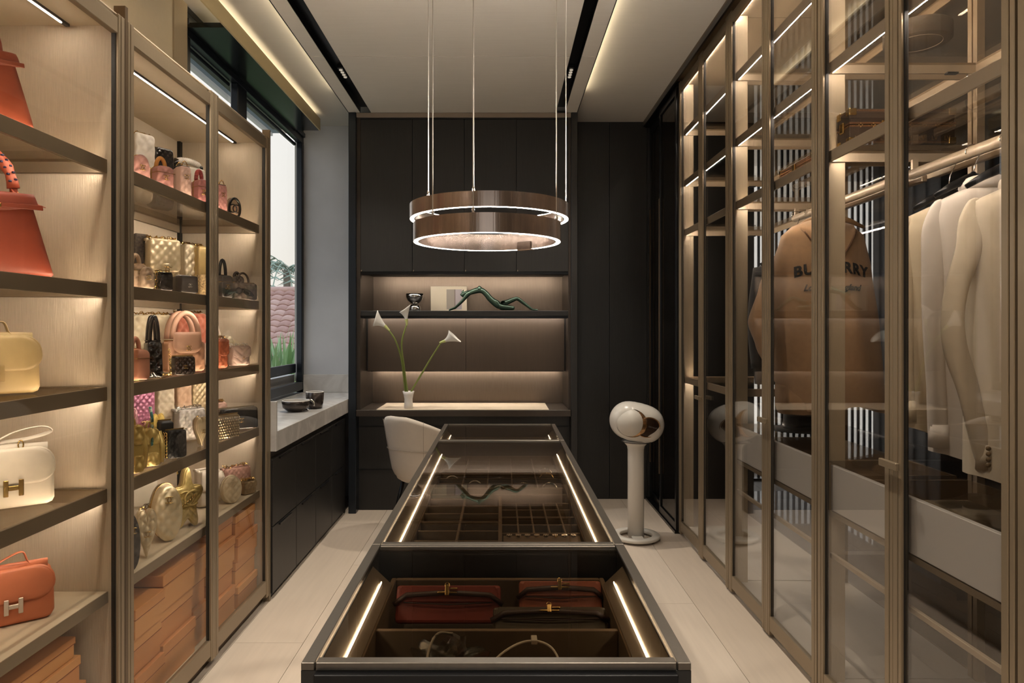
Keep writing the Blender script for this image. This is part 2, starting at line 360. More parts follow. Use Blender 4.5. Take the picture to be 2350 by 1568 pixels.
# ---------------------------------------------------------------- outside
def outside():
    struct(bx('eave_soffit', mat('soffit', '6f7e88', .7, ns=3, amt=.06), None, -2.42, -1.86, 0.5, 7.24, 3.43, 3.55))
    struct(bx('eave_fascia', mat('fascia', 'c6c8c6', .7), None, -2.46, -2.42, 0.5, 7.24, 3.40, 3.62))
    tag(bx('ground', mat('lawn', '63695a', .9, ns=2, amt=.2), None, -90, -1.95, -10, 110, -6.3, -6.1), kind='structure')
    r = empty('tiled_roof_house', (-14.5, 22.65, -6.15), label='neighbouring house with a pink clay tiled hip roof outside the window', cat='house')
    wallm = mat('render_wall', 'd8d2c8', .8)
    r.scale = (1.75, 1.75, 1.75)
    bx('house_wall', wallm, r, -6.5, 3.4, 1.7, 7, 0, 3.5)
    # roof slope facing the room: ridge at y=14+..., eave lower and nearer
    rg, ev, yr, ye = 5.25, 3.3, 4.2, 1.2
    MB().add([(-7, ye, ev-.12), (4, ye, ev-.12), (4, yr, rg-.12), (-7, yr, rg-.12), (-7, 7.4, ev-.12), (4, 7.4, ev-.12)], [(0, 1, 2, 3), (3, 2, 5, 4)]).build('roof_deck', mat('roof_deck', 'a5857a', .8), r)
    tm = [mat('clay_tile_%s' % c, c, .75, ns=5, amt=.12) for c in ('bd978a', 'c6a396', 'b38c80')]
    rows, cols = 15, 0
    L = math.hypot(yr-ye, rg-ev); ang = math.atan2(rg-ev, yr-ye)
    n = 6; vs = []; w = .26; h = .27
    for yy, zz in ((-.02, .03), (h, .0)):
        for k in range(n+1):
            t = k/n; vs.append((t*w, yy, zz+.045*math.sin(t*PI*1.0)))
    vs += [(a, b, c-.02) for a, b, c in vs]
    q = n+1; fs = []
    for k in range(n): fs += [(k, k+1, q+k+1, q+k), (2*q+k, 3*q+k, 3*q+k+1, 2*q+k+1), (k, 2*q+k, 2*q+k+1, k+1)]
    meshes = []
    for m_ in tm:
        me = bpy.data.meshes.new('roof_tile'); me.from_pydata(vs, [], fs); me.materials.append(m_)
        me.polygons.foreach_set('use_smooth', [True]*len(me.polygons)); meshes.append(me)
    big = MB(); cnt = 0
    cells = [(i, j) for j in range(rows) for i in range(42)]
    R = Matrix.Rotation(ang, 4, 'X')
    cells.sort(key=lambda c: (not (10 <= c[0] <= 42 and c[1] >= 5), -c[1], c[0]))
    for i, j in cells:
        p = Vector((-7+i*w, ye+j*L/rows*math.cos(ang), ev+j*L/rows*math.sin(ang)))
        if cnt < 290:
            o = bpy.data.objects.new('roof_tile', meshes[random.randrange(3)]); COL.objects.link(o); o.parent = r
            o.location = p; o.rotation_euler = (ang, 0, 0); cnt += 1
        else:
            big.add([tuple(p+R @ Vector(v)) for v in vs], fs)
    bo = big.build('roof_tiles', tm[0], r, True); bo['kind'] = 'stuff'
    MB().tube([(-7, yr, rg+.02), (4, yr, rg+.02)], .09, 10).build('ridge_cap', tm[1], r, True)
    # palm
    def palm(x, y, z, h, s, label, col):
        t = empty('palm_tree', (x, y, z), label=label, cat='palm', group='palms outside the window')
        MB().tube([(0, 0, 0), (.1, 0, h*.5), (0, 0, h)], [.16*s, .12*s, .10*s], 8).build('trunk', mat('palm_trunk', '8a8071', .9, ns=8, amt=.2), t, True)
        fm = mat('frond_'+col, col, .7)
        for k in range(18):
            a = k*2.4; up = .2+.8*((k*7) % 10)/10; m = MB(); Ls = (1.5+.3*math.sin(k))*s
            pts = []
            for q in range(9):
                u = q/8; pts.append(Vector((math.cos(a)*Ls*u, math.sin(a)*Ls*u, h+Ls*(up*u-1.0*u*u))))
            m.tube(pts, .015*s, 4)
            side = Vector((-math.sin(a), math.cos(a), 0))
            for q in range(1, 9):
                for sg in (-1, 1):
                    b = pts[q]; l = .45*s*(1-.4*abs(q/8-.4)); d = (side*sg+Vector((math.cos(a)*.5, math.sin(a)*.5, -.5))).normalized()*l
                    wv = (pts[q]-pts[q-1]).normalized()*.035*s
                    m.add([b-wv, b+wv, b+d, b-wv+Vector((0, 0, -.01)), b+wv+Vector((0, 0, -.01))], [(0, 1, 2), (4, 3, 2), (0, 3, 4, 1)])
            m.build('frond', fm, t)
    palm(-11.3, 36, -6.1, 10.6, 1.9, 'tall pale palm rising behind the tiled roof', '8fa08c')
    palm(-17.5, 40, -6.1, 10.3, 2.0, 'hazy palm behind the left end of the tiled roof', '9aa896')
    palm(-26, 37, -6.1, 11.3, 2.2, 'tall palm far left beyond the roof', '8c9d88')
    # spiky shrub outside the window
    def shrub(x, y, z, s, label, col):
        t = empty('spiky_shrub', (x, y, z), label=label, cat='shrub', group='spiky shrubs outside the window')
        m = MB(); fm = mat('shrub_'+col, col, .6)
        for k in range(330):
            a = random.uniform(0, 2*PI); el = random.uniform(.3, 1.5); l = s*random.uniform(.7, 1.15)
            o = Vector((random.uniform(-.2, .2)*s, random.uniform(-.2, .2)*s, 0)); d = Vector((math.cos(a)*math.cos(el), math.sin(a)*math.cos(el), math.sin(el)))
            sd = d.cross(Vector((.3, .2, 1))).normalized()*.028*s
            mid = o+d*l*.55; tip = o+d*l+Vector((0, 0, -.15*l))
            m.add([o-sd, o+sd, mid+sd, mid-sd, tip, mid+Vector((0, 0, .015))], [(0, 1, 5), (0, 5, 3), (1, 2, 5), (3, 5, 4), (5, 2, 4), (0, 3, 2, 1), (3, 4, 2)])
        o = m.build('blades', fm, t); o['kind'] = 'stuff'
        MB().lathe([(.2*s, -.5), (.24*s, -.1), (.1*s, .05)], 8).build('shrub_base', mat('palm_trunk', '8a8071'), t, True)
    shrub(-3.75, 11.3, -.3, 1.95, 'spiky green shrub below the roof in the window view', '8fae77')
    shrub(-3.05, 9.3, -.3, 1.4, 'pale green spiky shrub close to the window', 'a3b98c')
    shrub(-4.9, 12.6, -.3, 1.6, 'darker spiky shrub left of the other shrubs', '7e9a6a')
    shrub(-8.2, 12.4, -.3, 1.6, 'spiky shrub seen only in the door reflections', '86a070')
    t = empty('garden_planter', (0, 0, 0), label='low planter wall carrying the shrubs outside', cat='planter')
    bx('planter_wall', wallm, t, -9.5, -2.3, 8.4, 13.4, -6.1, -.34, bevel=.02)
    bx('planter_soil', mat('soil', '6d6a4c', .9, ns=5, amt=.3), t, -9.4, -2.4, 8.5, 13.3, -.34, -.30)
outside()
# ---------------------------------------------------------------- left glass cabinets
VX = -1.16
SHZ = (1.864, 1.489, 1.176, 0.868)
def stile(m, x, y, w, z0, z1, sg):
    """door post with grooves; sg = side facing the room (+1 = +x)"""
    m.box(x-.012*sg, x+.010*sg, y, y+w*.36, z0, z1).box(x-.012*sg, x+.010*sg, y+w*.46, y+w, z0, z1).box(x-.012*sg, x+.004*sg, y+w*.36, y+w*.46, z0, z1)
def handle(parent, x, y, z, sg):
    h = MB().box(x+.008*sg, x+.026*sg, y-.006, y+.006, z-.006, z+.006)
    h.box(x+.026*sg, x+.038*sg, y-.045, y+.045, z-.011, z+.011)
    return h.build('handle', BRONZE, parent, bevel=.002)
def glass_door(cab, x, y0, y1, z0, z1, sg, pane, hside=None, hz=.9, w=.042, frame=BRONZE):
    d = MB(); stile(d, x, y0, w, z0, z1, sg); stile(d, x, y1-w, w, z0, z1, sg)
    d.box(x-.012*sg, x+.008*sg, y0+w, y1-w, z0+.02, z0+.085).box(x-.012*sg, x+.008*sg, y0+w, y1-w, z1-.06, z1-.012)
    d = d.build('door', frame, cab, bevel=.0015)
    g = MB()
    g.box(x-.010*sg, x+.002*sg, y0+w, y0+w+.004, z0+.08, z1-.06).box(x-.010*sg, x+.002*sg, y1-w-.004, y1-w, z0+.08, z1-.06)
    g.build('door_seal', GASKET, d)
    bx('door_pane', pane, d, x-.006*sg, x, y0+w-.003, y1-w+.003, z0+.08, z1-.055)
    if hside is not None: handle(d, x, y0+w*.4 if hside < 0 else y1-w*.4, hz, sg)
    return d
def vitrine(y0, y1, doors, label):
    c = empty('display_cabinet', (0, 0, 0), label=label, cat='cabinet', group='glass handbag cabinets on the left wall')
    for a, b in ((y0, y0+.018), (y1-.02, y1)):
        bx('side_panel', TEXTILE, c, -1.598, -1.178, a, b, .07, 2.30)
    bx('back_panel', TEXTILE, c, -1.598, -1.585, y0+.018, y1-.02, .07, 2.27)
    bx('top_panel', CREAM, c, -1.598, -1.178, y0, y1, 2.27, 2.30)
    bx('plinth', BRONZE_D, c, -1.58, -1.185, y0, y1, 0, .055)
    bx('base_panel', CREAM, c, -1.598, -1.178, y0, y1, .055, .075)
    MB().box(-1.585, -1.57, y1-.045, y1-.021, .55, 2.27).build('corner_upright', GASKET, c)
    lt = bx('light_channel', GASKET, c, -1.313, -1.300, y0+.03, y1-.03, 2.262, 2.2705)
    bx('led_strip', LED, lt, -1.309, -1.305, y0+.03, y1-.06, 2.2605, 2.2625)
    for z in SHZ:
        s = MB().box(-1.2, -1.192, y0+.02, y1-.022, z-.042, z).box(-1.582, -1.572, y0+.02, y1-.022, z-.042, z)
        s.box(-1.572, -1.2, y0+.02, y0+.028, z-.042, z).box(-1.572, -1.2, y1-.03, y1-.022, z-.042, z).box(-1.204, -1.2, y0+.028, y1-.03, z-.042, z-.036)
        s = s.build('shelf', BRONZE, c, bevel=.001)
        bx('shelf_glass', GLS, s, -1.571, -1.2005, y0+.029, y1-.031, z-.009, z-.002)
        bx('shelf_led', LED, s, -1.2035, -1.2005, y0+.04, y1-.04, z-.0345, z-.0275)
    s = bx('shelf', CREAM, c, -1.584, -1.192, y0+.02, y1-.022, .523, .557, bevel=.001)
    bx('shelf_edge', BRONZE, s, -1.192, -1.189, y0+.02, y1-.022, .523, .557)
    for a, b in doors:
        glass_door(c, VX, a+.001, b-.001, .03, 2.30, 1, GLV, w=.034)
    return c
vitrine(.82, 2.088, ((.82, 1.457), (1.457, 2.088)), 'nearest glass display cabinet on the left wall with five large plain leather bags')
vitrine(2.105, 3.385, ((2.105, 2.745), (2.745, 3.385)), 'double door glass display cabinet beside the window packed with quilted bags')
vitrine(-.47, .81, ((-.47, .17), (.17, .81)), 'empty glass display cabinet on the left wall behind the camera')
bx('cabinet_upstand', CREAM, None, -1.602, -1.16, .82, 3.38, 2.301, 2.304).name = 'dust_top'
tag(bpy.data.objects['dust_top'], 'thin cream top board over the left glass cabinets', 'board')
for y in (2.0965, 2.745):
    pass
struct(bx('trim_3', BRONZE_D, None, -1.185, -1.15, 2.0885, 2.1045, 0.0, 2.34))
struct(bx('trim_4', BRONZE, None, -1.185, -1.148, 3.386, 3.400, 0.0, 2.34))

# ---------------------------------------------------------------- storage boxes under the bottom shelf
ORANGE = [mat('orange_card_%d' % i, c, .6, ns=4, amt=.03) for i, c in enumerate(('d9975c', 'd39058', 'dda064'))]
OL = mat('orange_box_edge', '8e4c26', .6)
def carton(x1, y0, y1, z0, h, dx, label, i=0, depth=.30):
    b = empty('storage_box', (x1-depth/2, (y0+y1)/2, z0), label=label, cat='box', group='orange storage boxes')
    w = (y1-y0)/2-.003; d = depth/2; lh = min(.042, h*.35)
    bx('box_body', ORANGE[i % 3], b, -d+.003, d-.003, -w+.003, w-.003, 0, h-.004, bevel=.001)
    bx('box_lid', ORANGE[(i+1) % 3], b, -d, d, -w, w, h-lh, h-.001, bevel=.0015)
    MB().box(-d-.0004, d+.0004, -w-.0004, w+.0004, h-lh, h-lh+.0022).build('lid_rim', OL, b)
    return b
cols = [ # y0,y1,x front, heights
    ('nearest', 2.128, 2.235, -1.215, (.15, .13, .10)), ('second', 2.238, 2.44, -1.20, (.125, .125, .10)),
    ('third', 2.443, 2.71, -1.21, (.14, .12, .13)), ('fourth', 2.715, 2.86, -1.225, (.15, .13, .10)),
    ('fifth', 2.863, 3.10, -1.205, (.12, .11, .11, .09)), ('last', 3.103, 3.355, -1.195, (.10, .11, .11, .10))]
nm = ('lowest', 'second', 'third', 'topmost')
k = 0
for lab, a, b, xf, hs in cols:
    z = .0752
    for j, h in enumerate(hs):
        pos = 'topmost' if j == len(hs)-1 else nm[j]
        carton(xf-(.012 if j % 2 else 0), a, b, z, h, 0, '%s orange box of the %s stack behind the double doors%s' % (pos, lab, ', next to the window' if lab == 'last' else ''), k); z += h+.0006; k += 1
for lab, a, b, xf, hs in (('left', 1.40, 1.68, -1.21, (.13, .13, .11)), ('right', 1.70, 2.045, -1.225, (.12, .115, .08, .06))):
    z = .0752
    for j, h in enumerate(hs):
        pos = 'topmost' if j == len(hs)-1 else nm[j]
        o = .014*j if lab == 'right' else 0
        carton(xf-o*.5, a, b-o, z, h, 0, '%s orange box of the %s stack in the nearest cabinet' % (pos, lab), k); z += h+.0006; k += 1

# ---------------------------------------------------------------- counter and window seat cabinets
ct = empty('marble_counter', (0, 0, 0), label='pale veined marble counter under the window', cat='counter')
bx('counter_slab', MARBLE, ct, -1.60, -1.12, 3.42, 5.53, .74, .84, bevel=.002)
bx('end_upstand', MARBLE, ct, -1.60, -1.12, 3.402, 3.4195, .74, .99, bevel=.002)
bx('backsplash', MARBLE, ct, -1.598, -1.12, 5.515, 5.5345, .841, .985, bevel=.001)
names = ('nearest', 'second', 'third', 'farthest')
for i in range(4):
    a = 3.405+i*.398; b = a+.396
    c = empty('base_cabinet', (0, 0, 0), label='%s black drawer cabinet under the marble counter' % names[i], cat='cabinet', group='black drawer cabinets under the window')
    bx('body', BLACKW, c, -1.59, -1.16, a, b, .0, .735)
    for z0, z1 in ((.03, .36), (.365, .70)):
        d = bx('drawer', BLACKW, c, -1.16, -1.14, a+.002, b-.002, z0, z1, bevel=.002)
        bx('handle', BLACKM, d, -1.14, -1.132, a+.1, a+.30, z1-.014, z1-.004, bevel=.002)
ALCX0, ALCX1 = -1.035, .495
# ---------------------------------------------------------------- far wall unit with niche and desk
u = empty('shelving_unit', (0, 0, 0), label='black wall unit with two lit bronze niches over a desk', cat='wall unit')
bx('side_frame', FRAMEB, u, -1.118, -1.062, 4.995, 5.55, 0, 2.938, bevel=.003)
bx('side_frame', BLACKW, u, .512, .560, 4.995, 5.55, 0, 2.938, bevel=.003)
bx('niche_side', ALCD, u, -1.062, ALCX0, 5.02, 5.55, .76, 2.90)
bx('niche_side', ALCD, u, ALCX1, .512, 5.02, 5.55, .76, 2.90)
bx('top_frame', BLACKW, u, -1.062, .512, 5.02, 5.55, 2.898, 2.938)
bx('top_trim', mat('warm_trim', '8f7f70', .5), u, -1.062, .512, 5.005, 5.019, 2.905, 2.938, bevel=.002)
xw = (ALCX1-ALCX0)/4
for i in range(4):
    d = bx('cupboard_door', BLACKW, u, ALCX0+i*xw+.0015, ALCX0+(i+1)*xw-.0015, 5.02, 5.04, 1.775, 2.895, bevel=.001)
    MB().box(ALCX0+i*xw+.006, ALCX0+i*xw+.012, 5.015, 5.02, 1.776, 1.786).build('handle', BRONZE, d)
bx('cupboard_body', BLACKW, u, ALCX0, ALCX1, 5.042, 5.55, 1.775, 2.895)
bx('cupboard_light_rail', BLACKM, u, ALCX0, ALCX1, 5.03, 5.05, 1.755, 1.773)
bx('niche_back', ALCM, u, ALCX0, ALCX1, 5.535, 5.55, 1.44, 1.775)
sh = bx('niche_shelf', BLACKW, u, ALCX0-.02, ALCX1+.012, 5.03, 5.535, 1.449, 1.487, bevel=.002)
lw_ = .5*(ALCX1-ALCX0)
for i in range(2):
    d = bx('lower_door', mat('lower_door_lacquer', '4d4136', .42, .35, ns=6, amt=.05, st=(14, 1, 1)), u, ALCX0+(.012 if i == 0 else .001)+i*lw_, ALCX0+(i+1)*lw_-(.001 if i == 0 else .010), 5.24, 5.258, 1.03, 1.443, bevel=.001)
bx('lower_body', BLACKW, u, ALCX0, ALCX1, 5.259, 5.55, 1.03, 1.443)
bx('niche_back', ALCM, u, ALCX0, ALCX1, 5.50, 5.535, .75, 1.03)
bx('niche_led', LEDA, u, ALCX0+.03, ALCX1-.03, 5.10, 5.11, 1.766, 1.7745)
bx('led_lip', BLACKM, u, ALCX0, ALCX1, 5.088, 5.092, 1.754, 1.7745)
bx('niche_led', LEDA, u, ALCX0+.02, ALCX1-.02, 5.14, 5.15, 1.443, 1.4488)
bx('led_lip', BLACKM, u, ALCX0, ALCX1, 5.128, 5.132, 1.431, 1.4488)
bx('led_lip', BLACKM, u, ALCX0, ALCX1, 5.050, 5.054, 1.434, 1.4488)
bx('niche_led', LEDA, u, ALCX0+.03, ALCX1-.03, 5.44, 5.45, 1.024, 1.0298)
bx('led_lip', BLACKM, u, ALCX0, ALCX1, 5.428, 5.432, 1.014, 1.0298)
bx('knee_panel', BLACKW, u, -1.062, .512, 5.10, 5.12, 0, .715)
for z in (.30, .62):
    bx('knee_rail', BLACKM, u, -1.055, .50, 5.09, 5.10, z, z+.006)
dk = empty('desk', (0, 0, 0), label='dark built-in desk with a pale leather inlay under the lit niches', cat='desk')
bx('desk_top', mat('desk_timber', '3c332b', .35, .2, ns=6, amt=.1, st=(2, 20, 1)), dk, -1.060, .510, 4.99, 5.50, .712, .759, bevel=.002)
bx('desk_inlay', mat('pale_leather', 'd6c4ab', .5, ns=30, amt=.02), dk, -.912, .350, 4.992, 5.44, .7592, .7645, bevel=.002)

# ---------------------------------------------------------------- display island
IH = .85; X0, X1 = -.300, .285
isl = empty('display_island', (0, 0, 0), label='long black island with glass top and lit drawers, centre of the room', cat='island')
TOPM = mat('island_top_metal', '6d665e', .32, .8, ns=8, amt=.05, st=(20, 20, 1))
JD = (1.023, 1.588, 3.08, 3.612)
for k in range(3):
    a, b = JD[k]+.0005, JD[k+1]-.0005
    for xa, xb in ((X0, X0+.02), (X1-.02, X1)):
        bx('top_rail', TOPM, isl, xa, xb, a, b, IH-.012, IH, bevel=.001)
    bx('top_rail', TOPM, isl, X0+.022, X1-.022, a, a+.018, IH-.012, IH, bevel=.001)
    bx('top_rail', TOPM, isl, X0+.022, X1-.022, b-.014, b, IH-.012, IH, bevel=.001)
    bx('glass_top', GLI, isl, X0+.021, X1-.021, a+.018, b-.014, IH-.010, IH-.004)
    inn = MB().box(X0, X0+.018, a, b, .04, IH-.012).box(X1-.018, X1, a, b, .04, IH-.012).box(X0+.018, X1-.018, a, a+.016, .04, IH-.012).box(X0+.018, X1-.018, b-.014, b, .04, IH-.012).box(X0+.018, X1-.018, a+.016, b-.014, .60, .62)
    inn.build('carcass', BLACKW, isl)
    for sg, xx in ((1, X0+.019), (-1, X1-.019)):
        ch = MB().add([(xx, a+.06, IH-.02), (xx+.042*sg, a+.06, IH-.060), (xx+.042*sg, b-.09, IH-.060), (xx, b-.09, IH-.02), (xx, a+.06, IH-.062), (xx, b-.09, IH-.062)], [(0, 1, 2, 3), (0, 4, 1), (3, 2, 5), (1, 4, 5, 2), (0, 3, 5, 4)]).build('light_profile', mat('profile_metal', 'a99c8a', .35, .7), isl)
        bx('island_led', LEDI, ch, xx+.0248*sg, xx+.0264*sg, a+.08, b-.13, IH-.042, IH-.0385)
bx('front_panel', BLACKM, isl, X0+.022, X1-.022, 1.012, 1.024, .06, IH-.013, bevel=.001)
bx('island_plinth', BLACKM, isl, X0+.03, X1-.03, 1.05, 3.58, 0, .05)
FELT = mat('brown_felt', '6a5a48', .9, ns=60, amt=.08, bump=.2)
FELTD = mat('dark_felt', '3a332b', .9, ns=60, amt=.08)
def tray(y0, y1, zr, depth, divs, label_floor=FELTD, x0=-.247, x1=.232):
    t = MB(); w = .011
    t.box(x0, x0+w, y0, y1, zr-depth, zr).box(x1-w, x1, y0, y1, zr-depth, zr).box(x0+w, x1-w, y0, y0+w, zr-depth, zr).box(x0+w, x1-w, y1-w, y1, zr-depth, zr)
    t = t.build('drawer_tray', FELT, isl, bevel=.002)
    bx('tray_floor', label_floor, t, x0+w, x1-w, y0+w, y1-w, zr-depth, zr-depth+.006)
    for d in divs:
        bx('divider', FELT, t, *d, zr-depth+.006, zr-.006 if len(d) == 4 else d[4], bevel=.001)
    return t
Z1 = IH-.062
tray(1.075, 1.545, Z1, .085, [(-.236, .221, 1.286, 1.296)])
dv = []
for q in range(7): dv.append((-.236, -.008, 1.665+.09*(q+.85), 1.671+.09*(q+.85)))
dv.append((-.124, -.117, 1.665, 2.32)); dv.append((-.008, .003, 1.665, 2.32))
for q in range(5): dv.append((.003, .221, 1.90+.082*q, 1.905+.082*q))
for q in range(1, 5): dv.append((.003+q*.0436, .008+q*.0436, 1.905, 2.228))
tray(1.655, 2.33, Z1, .060, dv)
dv = [(-.236, .221, 2.43+.085*q, 2.435+.085*q) for q in range(1, 7)]+[(-.236+.0914*q, -.231+.0914*q, 2.425, 3.0) for q in range(1, 5)]
tray(2.415, 3.03, Z1, .060, dv)
tray(3.12, 3.56, Z1, .060, [(-.236, .221, 3.3, 3.305)])

# things in the near tray
def wallet(px, py, D, z, w, h, col, label, mt=GOLD, rx=62):
    m = mat('wallet_'+col, col, .5, ns=60, amt=.04, bump=.1)
    x = (px-CX)/F*D
    t = empty('clasp_wallet', (x, D, z), label=label, cat='wallet', rx=-90+rx)
    # local: x width, z up = outward height after tilt
    MB().box(-w/2, w/2, -.012, .012, 0, h).build('wallet_body', m, t, bevel=.006, seg=2)
    MB().prism([(-w/2+.004, h*.55), (w/2-.004, h*.55), (w/2-.012, h-.002), (-w/2+.012, h-.002)], -.017, -.012).build('flap', m, t, bevel=.001)
    MB().tube([(-w/2-.004, -.014, h*.48), (-w*.4, -.021, h*.72), (0, -.024, h*.78), (w*.4, -.021, h*.72), (w/2+.004, -.014, h*.48)], [.003]*5, 6, flat=2.0).build('strap', mat('dark_strap_'+col, '2a1712', .5), t, True)
    MB().tube([(-w*.42, -.019, h*.53), (0, -.02, h*.47), (w*.42, -.019, h*.53)], .0016, 6).build('seam_edge', mat('dark_strap_'+col, '2a1712', .5), t, True)
    MB().box(-.022, .018, -.029, -.024, h*.76, h*.80).box(-.006, .002, -.031, -.024, h*.70, h*.98).box(.004, .02, -.029, -.024, h*.86, h*.90).tube([(-.002, -.028, h*.98+.006*math.sin(a)+.004) if False else (-.002+.005*math.cos(a), -.028, h*.98+.005*math.sin(a)) for a in [q*PI/5 for q in range(10)]], .001, 5, closed=True).build('clasp', mt, t, bevel=.0008)
    return t
zf = Z1-.079
wallet(1028, 0, 1.435, zf+.022, .222, .075, '7a3027', 'dark red clasp wallet at the back left of the near island tray', rx=62)
wallet(1287, 0, 1.475, zf+.022, .180, .070, '985540', 'terracotta clasp wallet at the back right of the near island tray', rx=62)
wallet(1263, 0, 1.375, zf+.022, .232, .055, '3d3322', 'dark olive clasp wallet in front of the terracotta one', rx=50)
def pouch(x, y, z, w, d, h, col, label, name='soft_pouch', cat='pouch'):
    m = MB(); vs = []
    t = empty(name, (x, y, z), label=label, cat=cat)
    me = MB()
    n = 24; rings = []
    for k in range(7):
        a = -PI/2+PI*k/6; c = math.cos(a); s = math.sin(a)
        for q in range(n):
            b = 2*PI*q/n; ex = lambda v: math.copysign(abs(v)**.5, v)
            me.v.append((w/2*ex(math.cos(b))*abs(c)**.45, d/2*ex(math.sin(b))*abs(c)**.45, h/2+h/2*math.copysign(abs(s)**.6, s)))
    for k in range(6):
        for q in range(n): me.f.append((k*n+q, k*n+(q+1) % n, (k+1)*n+(q+1) % n, (k+1)*n+q))
    me.build('pouch_body', mat('pouch_'+col, col, .7, ns=20, amt=.06), t, True)
    MB().tube([(-w*.4, -d*.45, h*.55), (0, -d*.5, h*.55), (w*.4, -d*.45, h*.55)], .0015, 5).build('zip', GOLD, t)
pouch(.078, 1.20, zf, .125, .10, .048, '9a7a58', 'tan rounded zip pouch in the front right of the near tray')
pouch(-.175, 1.19, zf, .085, .09, .05, '6d5b40', 'olive soft pouch in the front left of the near tray')
pouch(-.05, 1.14, zf, .11, .07, .035, '6f2a22', 'dark red flat case between the pouches in the near tray')
pb = empty('crumpled_plastic_bag', (-.098, 1.235, zf), label='crumpled clear plastic bag in the near island tray', cat='bag')
m = MB(); n = 18
for i in range(n):
    for j in range(n):
        a = 2*PI*i/n; b = PI*j/(n-1); r = .035+.016*math.sin(5*a+3*b)+.012*math.sin(9*b+2*a)
        m.v.append((1.7*r*math.sin(b)*math.cos(a), r*math.sin(b)*math.sin(a), .034+r*math.cos(b)*.9))
for i in range(n):
    for j in range(n-1): m.f.append((i*n+j, i*n+j+1, ((i+1) % n)*n+j+1, ((i+1) % n)*n+j))
m.build('film', glass('plastic_film', (.78, .78, .76), .12, 1, .15), pb)
MB().box(-.02, .02, -.01, .012, .004, .03).build('wrapped_item', mat('wrapped', '7c6c3a', .5), pb, bevel=.003)
CABLE = mat('cable_white', 'b8b2a6', .5)
cb = empty('charging_cable', (0, 0, 0), label='pale charging cable curling over the near tray', cat='cable')
MB().tube(bez([(-.045, 1.13, zf+.05), (0, 1.21, zf+.065), (.05, 1.25, zf+.07), (.092, 1.23, zf+.066), (.11, 1.15, zf+.05)], 30), .0022, 6).build('cord', CABLE, cb, True)
MB().box(.055, .066, 1.24, 1.262, zf+.068, zf+.076).build('plug', CABLE, cb, bevel=.001)
cb = empty('charging_cable', (0, 0, 0), label='looped grey cable standing beside the plastic bag', cat='cable')
MB().tube(bez([(-.12, 1.14, zf+.02), (-.128, 1.18, zf+.07), (-.118, 1.25, zf+.082), (-.09, 1.27, zf+.075)], 24), .0022, 6).build('cord', mat('cable_grey', '8c8578', .5), cb, True)
MB().box(.0, .035, 1.105, 1.118, zf+.03, zf+.042).build('plug', CABLE, cb, bevel=.002)
tag(MB().tube([(-.085, 1.315, zf+.013), (-.02, 1.315, zf+.013)], .007, 10).build('brass_tube', GOLD, None, True), 'small brass lipstick tube in front of the dark red wallet', 'tube')
# jewellery
jz = Z1-.054
GEM = mat('gemstones', 'd8c8b4', .1, .3, coat=1)
adj = ['silver starburst', 'round silver', 'small silver flower', 'gold flower', 'dark spiky', 'large gold and dark', 'scattered silver leaf', 'tall crystal']
m0 = bx('brooch_bar', FELT, bpy.data.objects['display_island'], .005, .219, 1.842, 1.898, jz, jz+.042, bevel=.002)
for i, a in enumerate(adj):
    x = .022+i*.0252; t = empty('brooch', (x, 1.872, jz+.043), label='%s brooch in the brooch row of the jewellery tray' % a, cat='brooch', group='brooches in the jewellery tray')
    m = MB(); nn = 6+i % 4; R = .009+.003*((i*3) % 3)
    for q in range(nn):
        b = 2*PI*q/nn; m.tube([(0, 0, .004), (R*math.cos(b), R*.6*math.sin(b), .007+.004*math.sin(b))], [.002, .0008], 5)
    m.build('setting', (SILVER, GOLD, BRONZE_D)[(0, 0, 0, 1, 2, 1, 0, 0)[i]], t)
    m = MB()
    for q in range(nn):
        b = 2*PI*q/nn+.3; m.lathe([(.0004, -.0022), (.0022, 0), (.0004, .0022)], 6, (R*.7*math.cos(b), R*.4*math.sin(b), .009))
    m.lathe([(.0006, -.003), (.0034, 0), (.0006, .003)], 8, (0, 0, .009)).build('stone', GEM, t)
def bangle(x, y, r, label, mt=GOLD, nb=10, tilt=60):
    t = empty('bracelet', (x, y, jz+.0+r*math.sin(math.radians(tilt))+.002), label=label, cat='bracelet', group='bracelets in the jewellery trays', rx=tilt)
    MB().tube([(r*math.cos(q*PI/12), r*math.sin(q*PI/12), 0) for q in range(24)], .0022, 6, closed=True).build('band', mt, t, True)
    m = MB()
    for q in range(nb):
        a = 2*PI*q/nb; m.lathe([(.0006, -.003), (.003, 0), (.0006, .003)], 6, (r*math.cos(a), r*math.sin(a), 0))
    m.build('stone', GEM, t)
bangle(-.065, 1.93, .022, 'fine gold bracelet in the second compartment column of the jewellery tray', tilt=25)
bangle(.11, 1.935, .016, 'small gold cluster bracelet in the ring grid', tilt=40)
bangle(-.18, 1.96, .018, 'slim silver bracelet in the left compartment of the jewellery tray', SILVER, 4, 20)
bangle(.15, 2.03, .013, 'thin gold ring bracelet in the upper ring grid', GOLD, 4, 20)
q = 0
for cx in range(5):
    for rw in range(4):
        if (cx*7+rw*3) % 4 == 3: continue
        big = cx == 4
        bangle(-.19+.0914*cx, 2.475+rw*.085, .029 if big else .018+.004*((cx+rw) % 3), '%s bracelet, column %s, row %s of the far jewellery tray' % (('gold', 'silver', 'pale enamel')[(cx+rw) % 3], ('one', 'two', 'three', 'four', 'five')[cx], ('one', 'two', 'three', 'four')[rw]), (GOLD, SILVER, PEARL)[(cx+rw) % 3], 8, 55 if not big else 75)

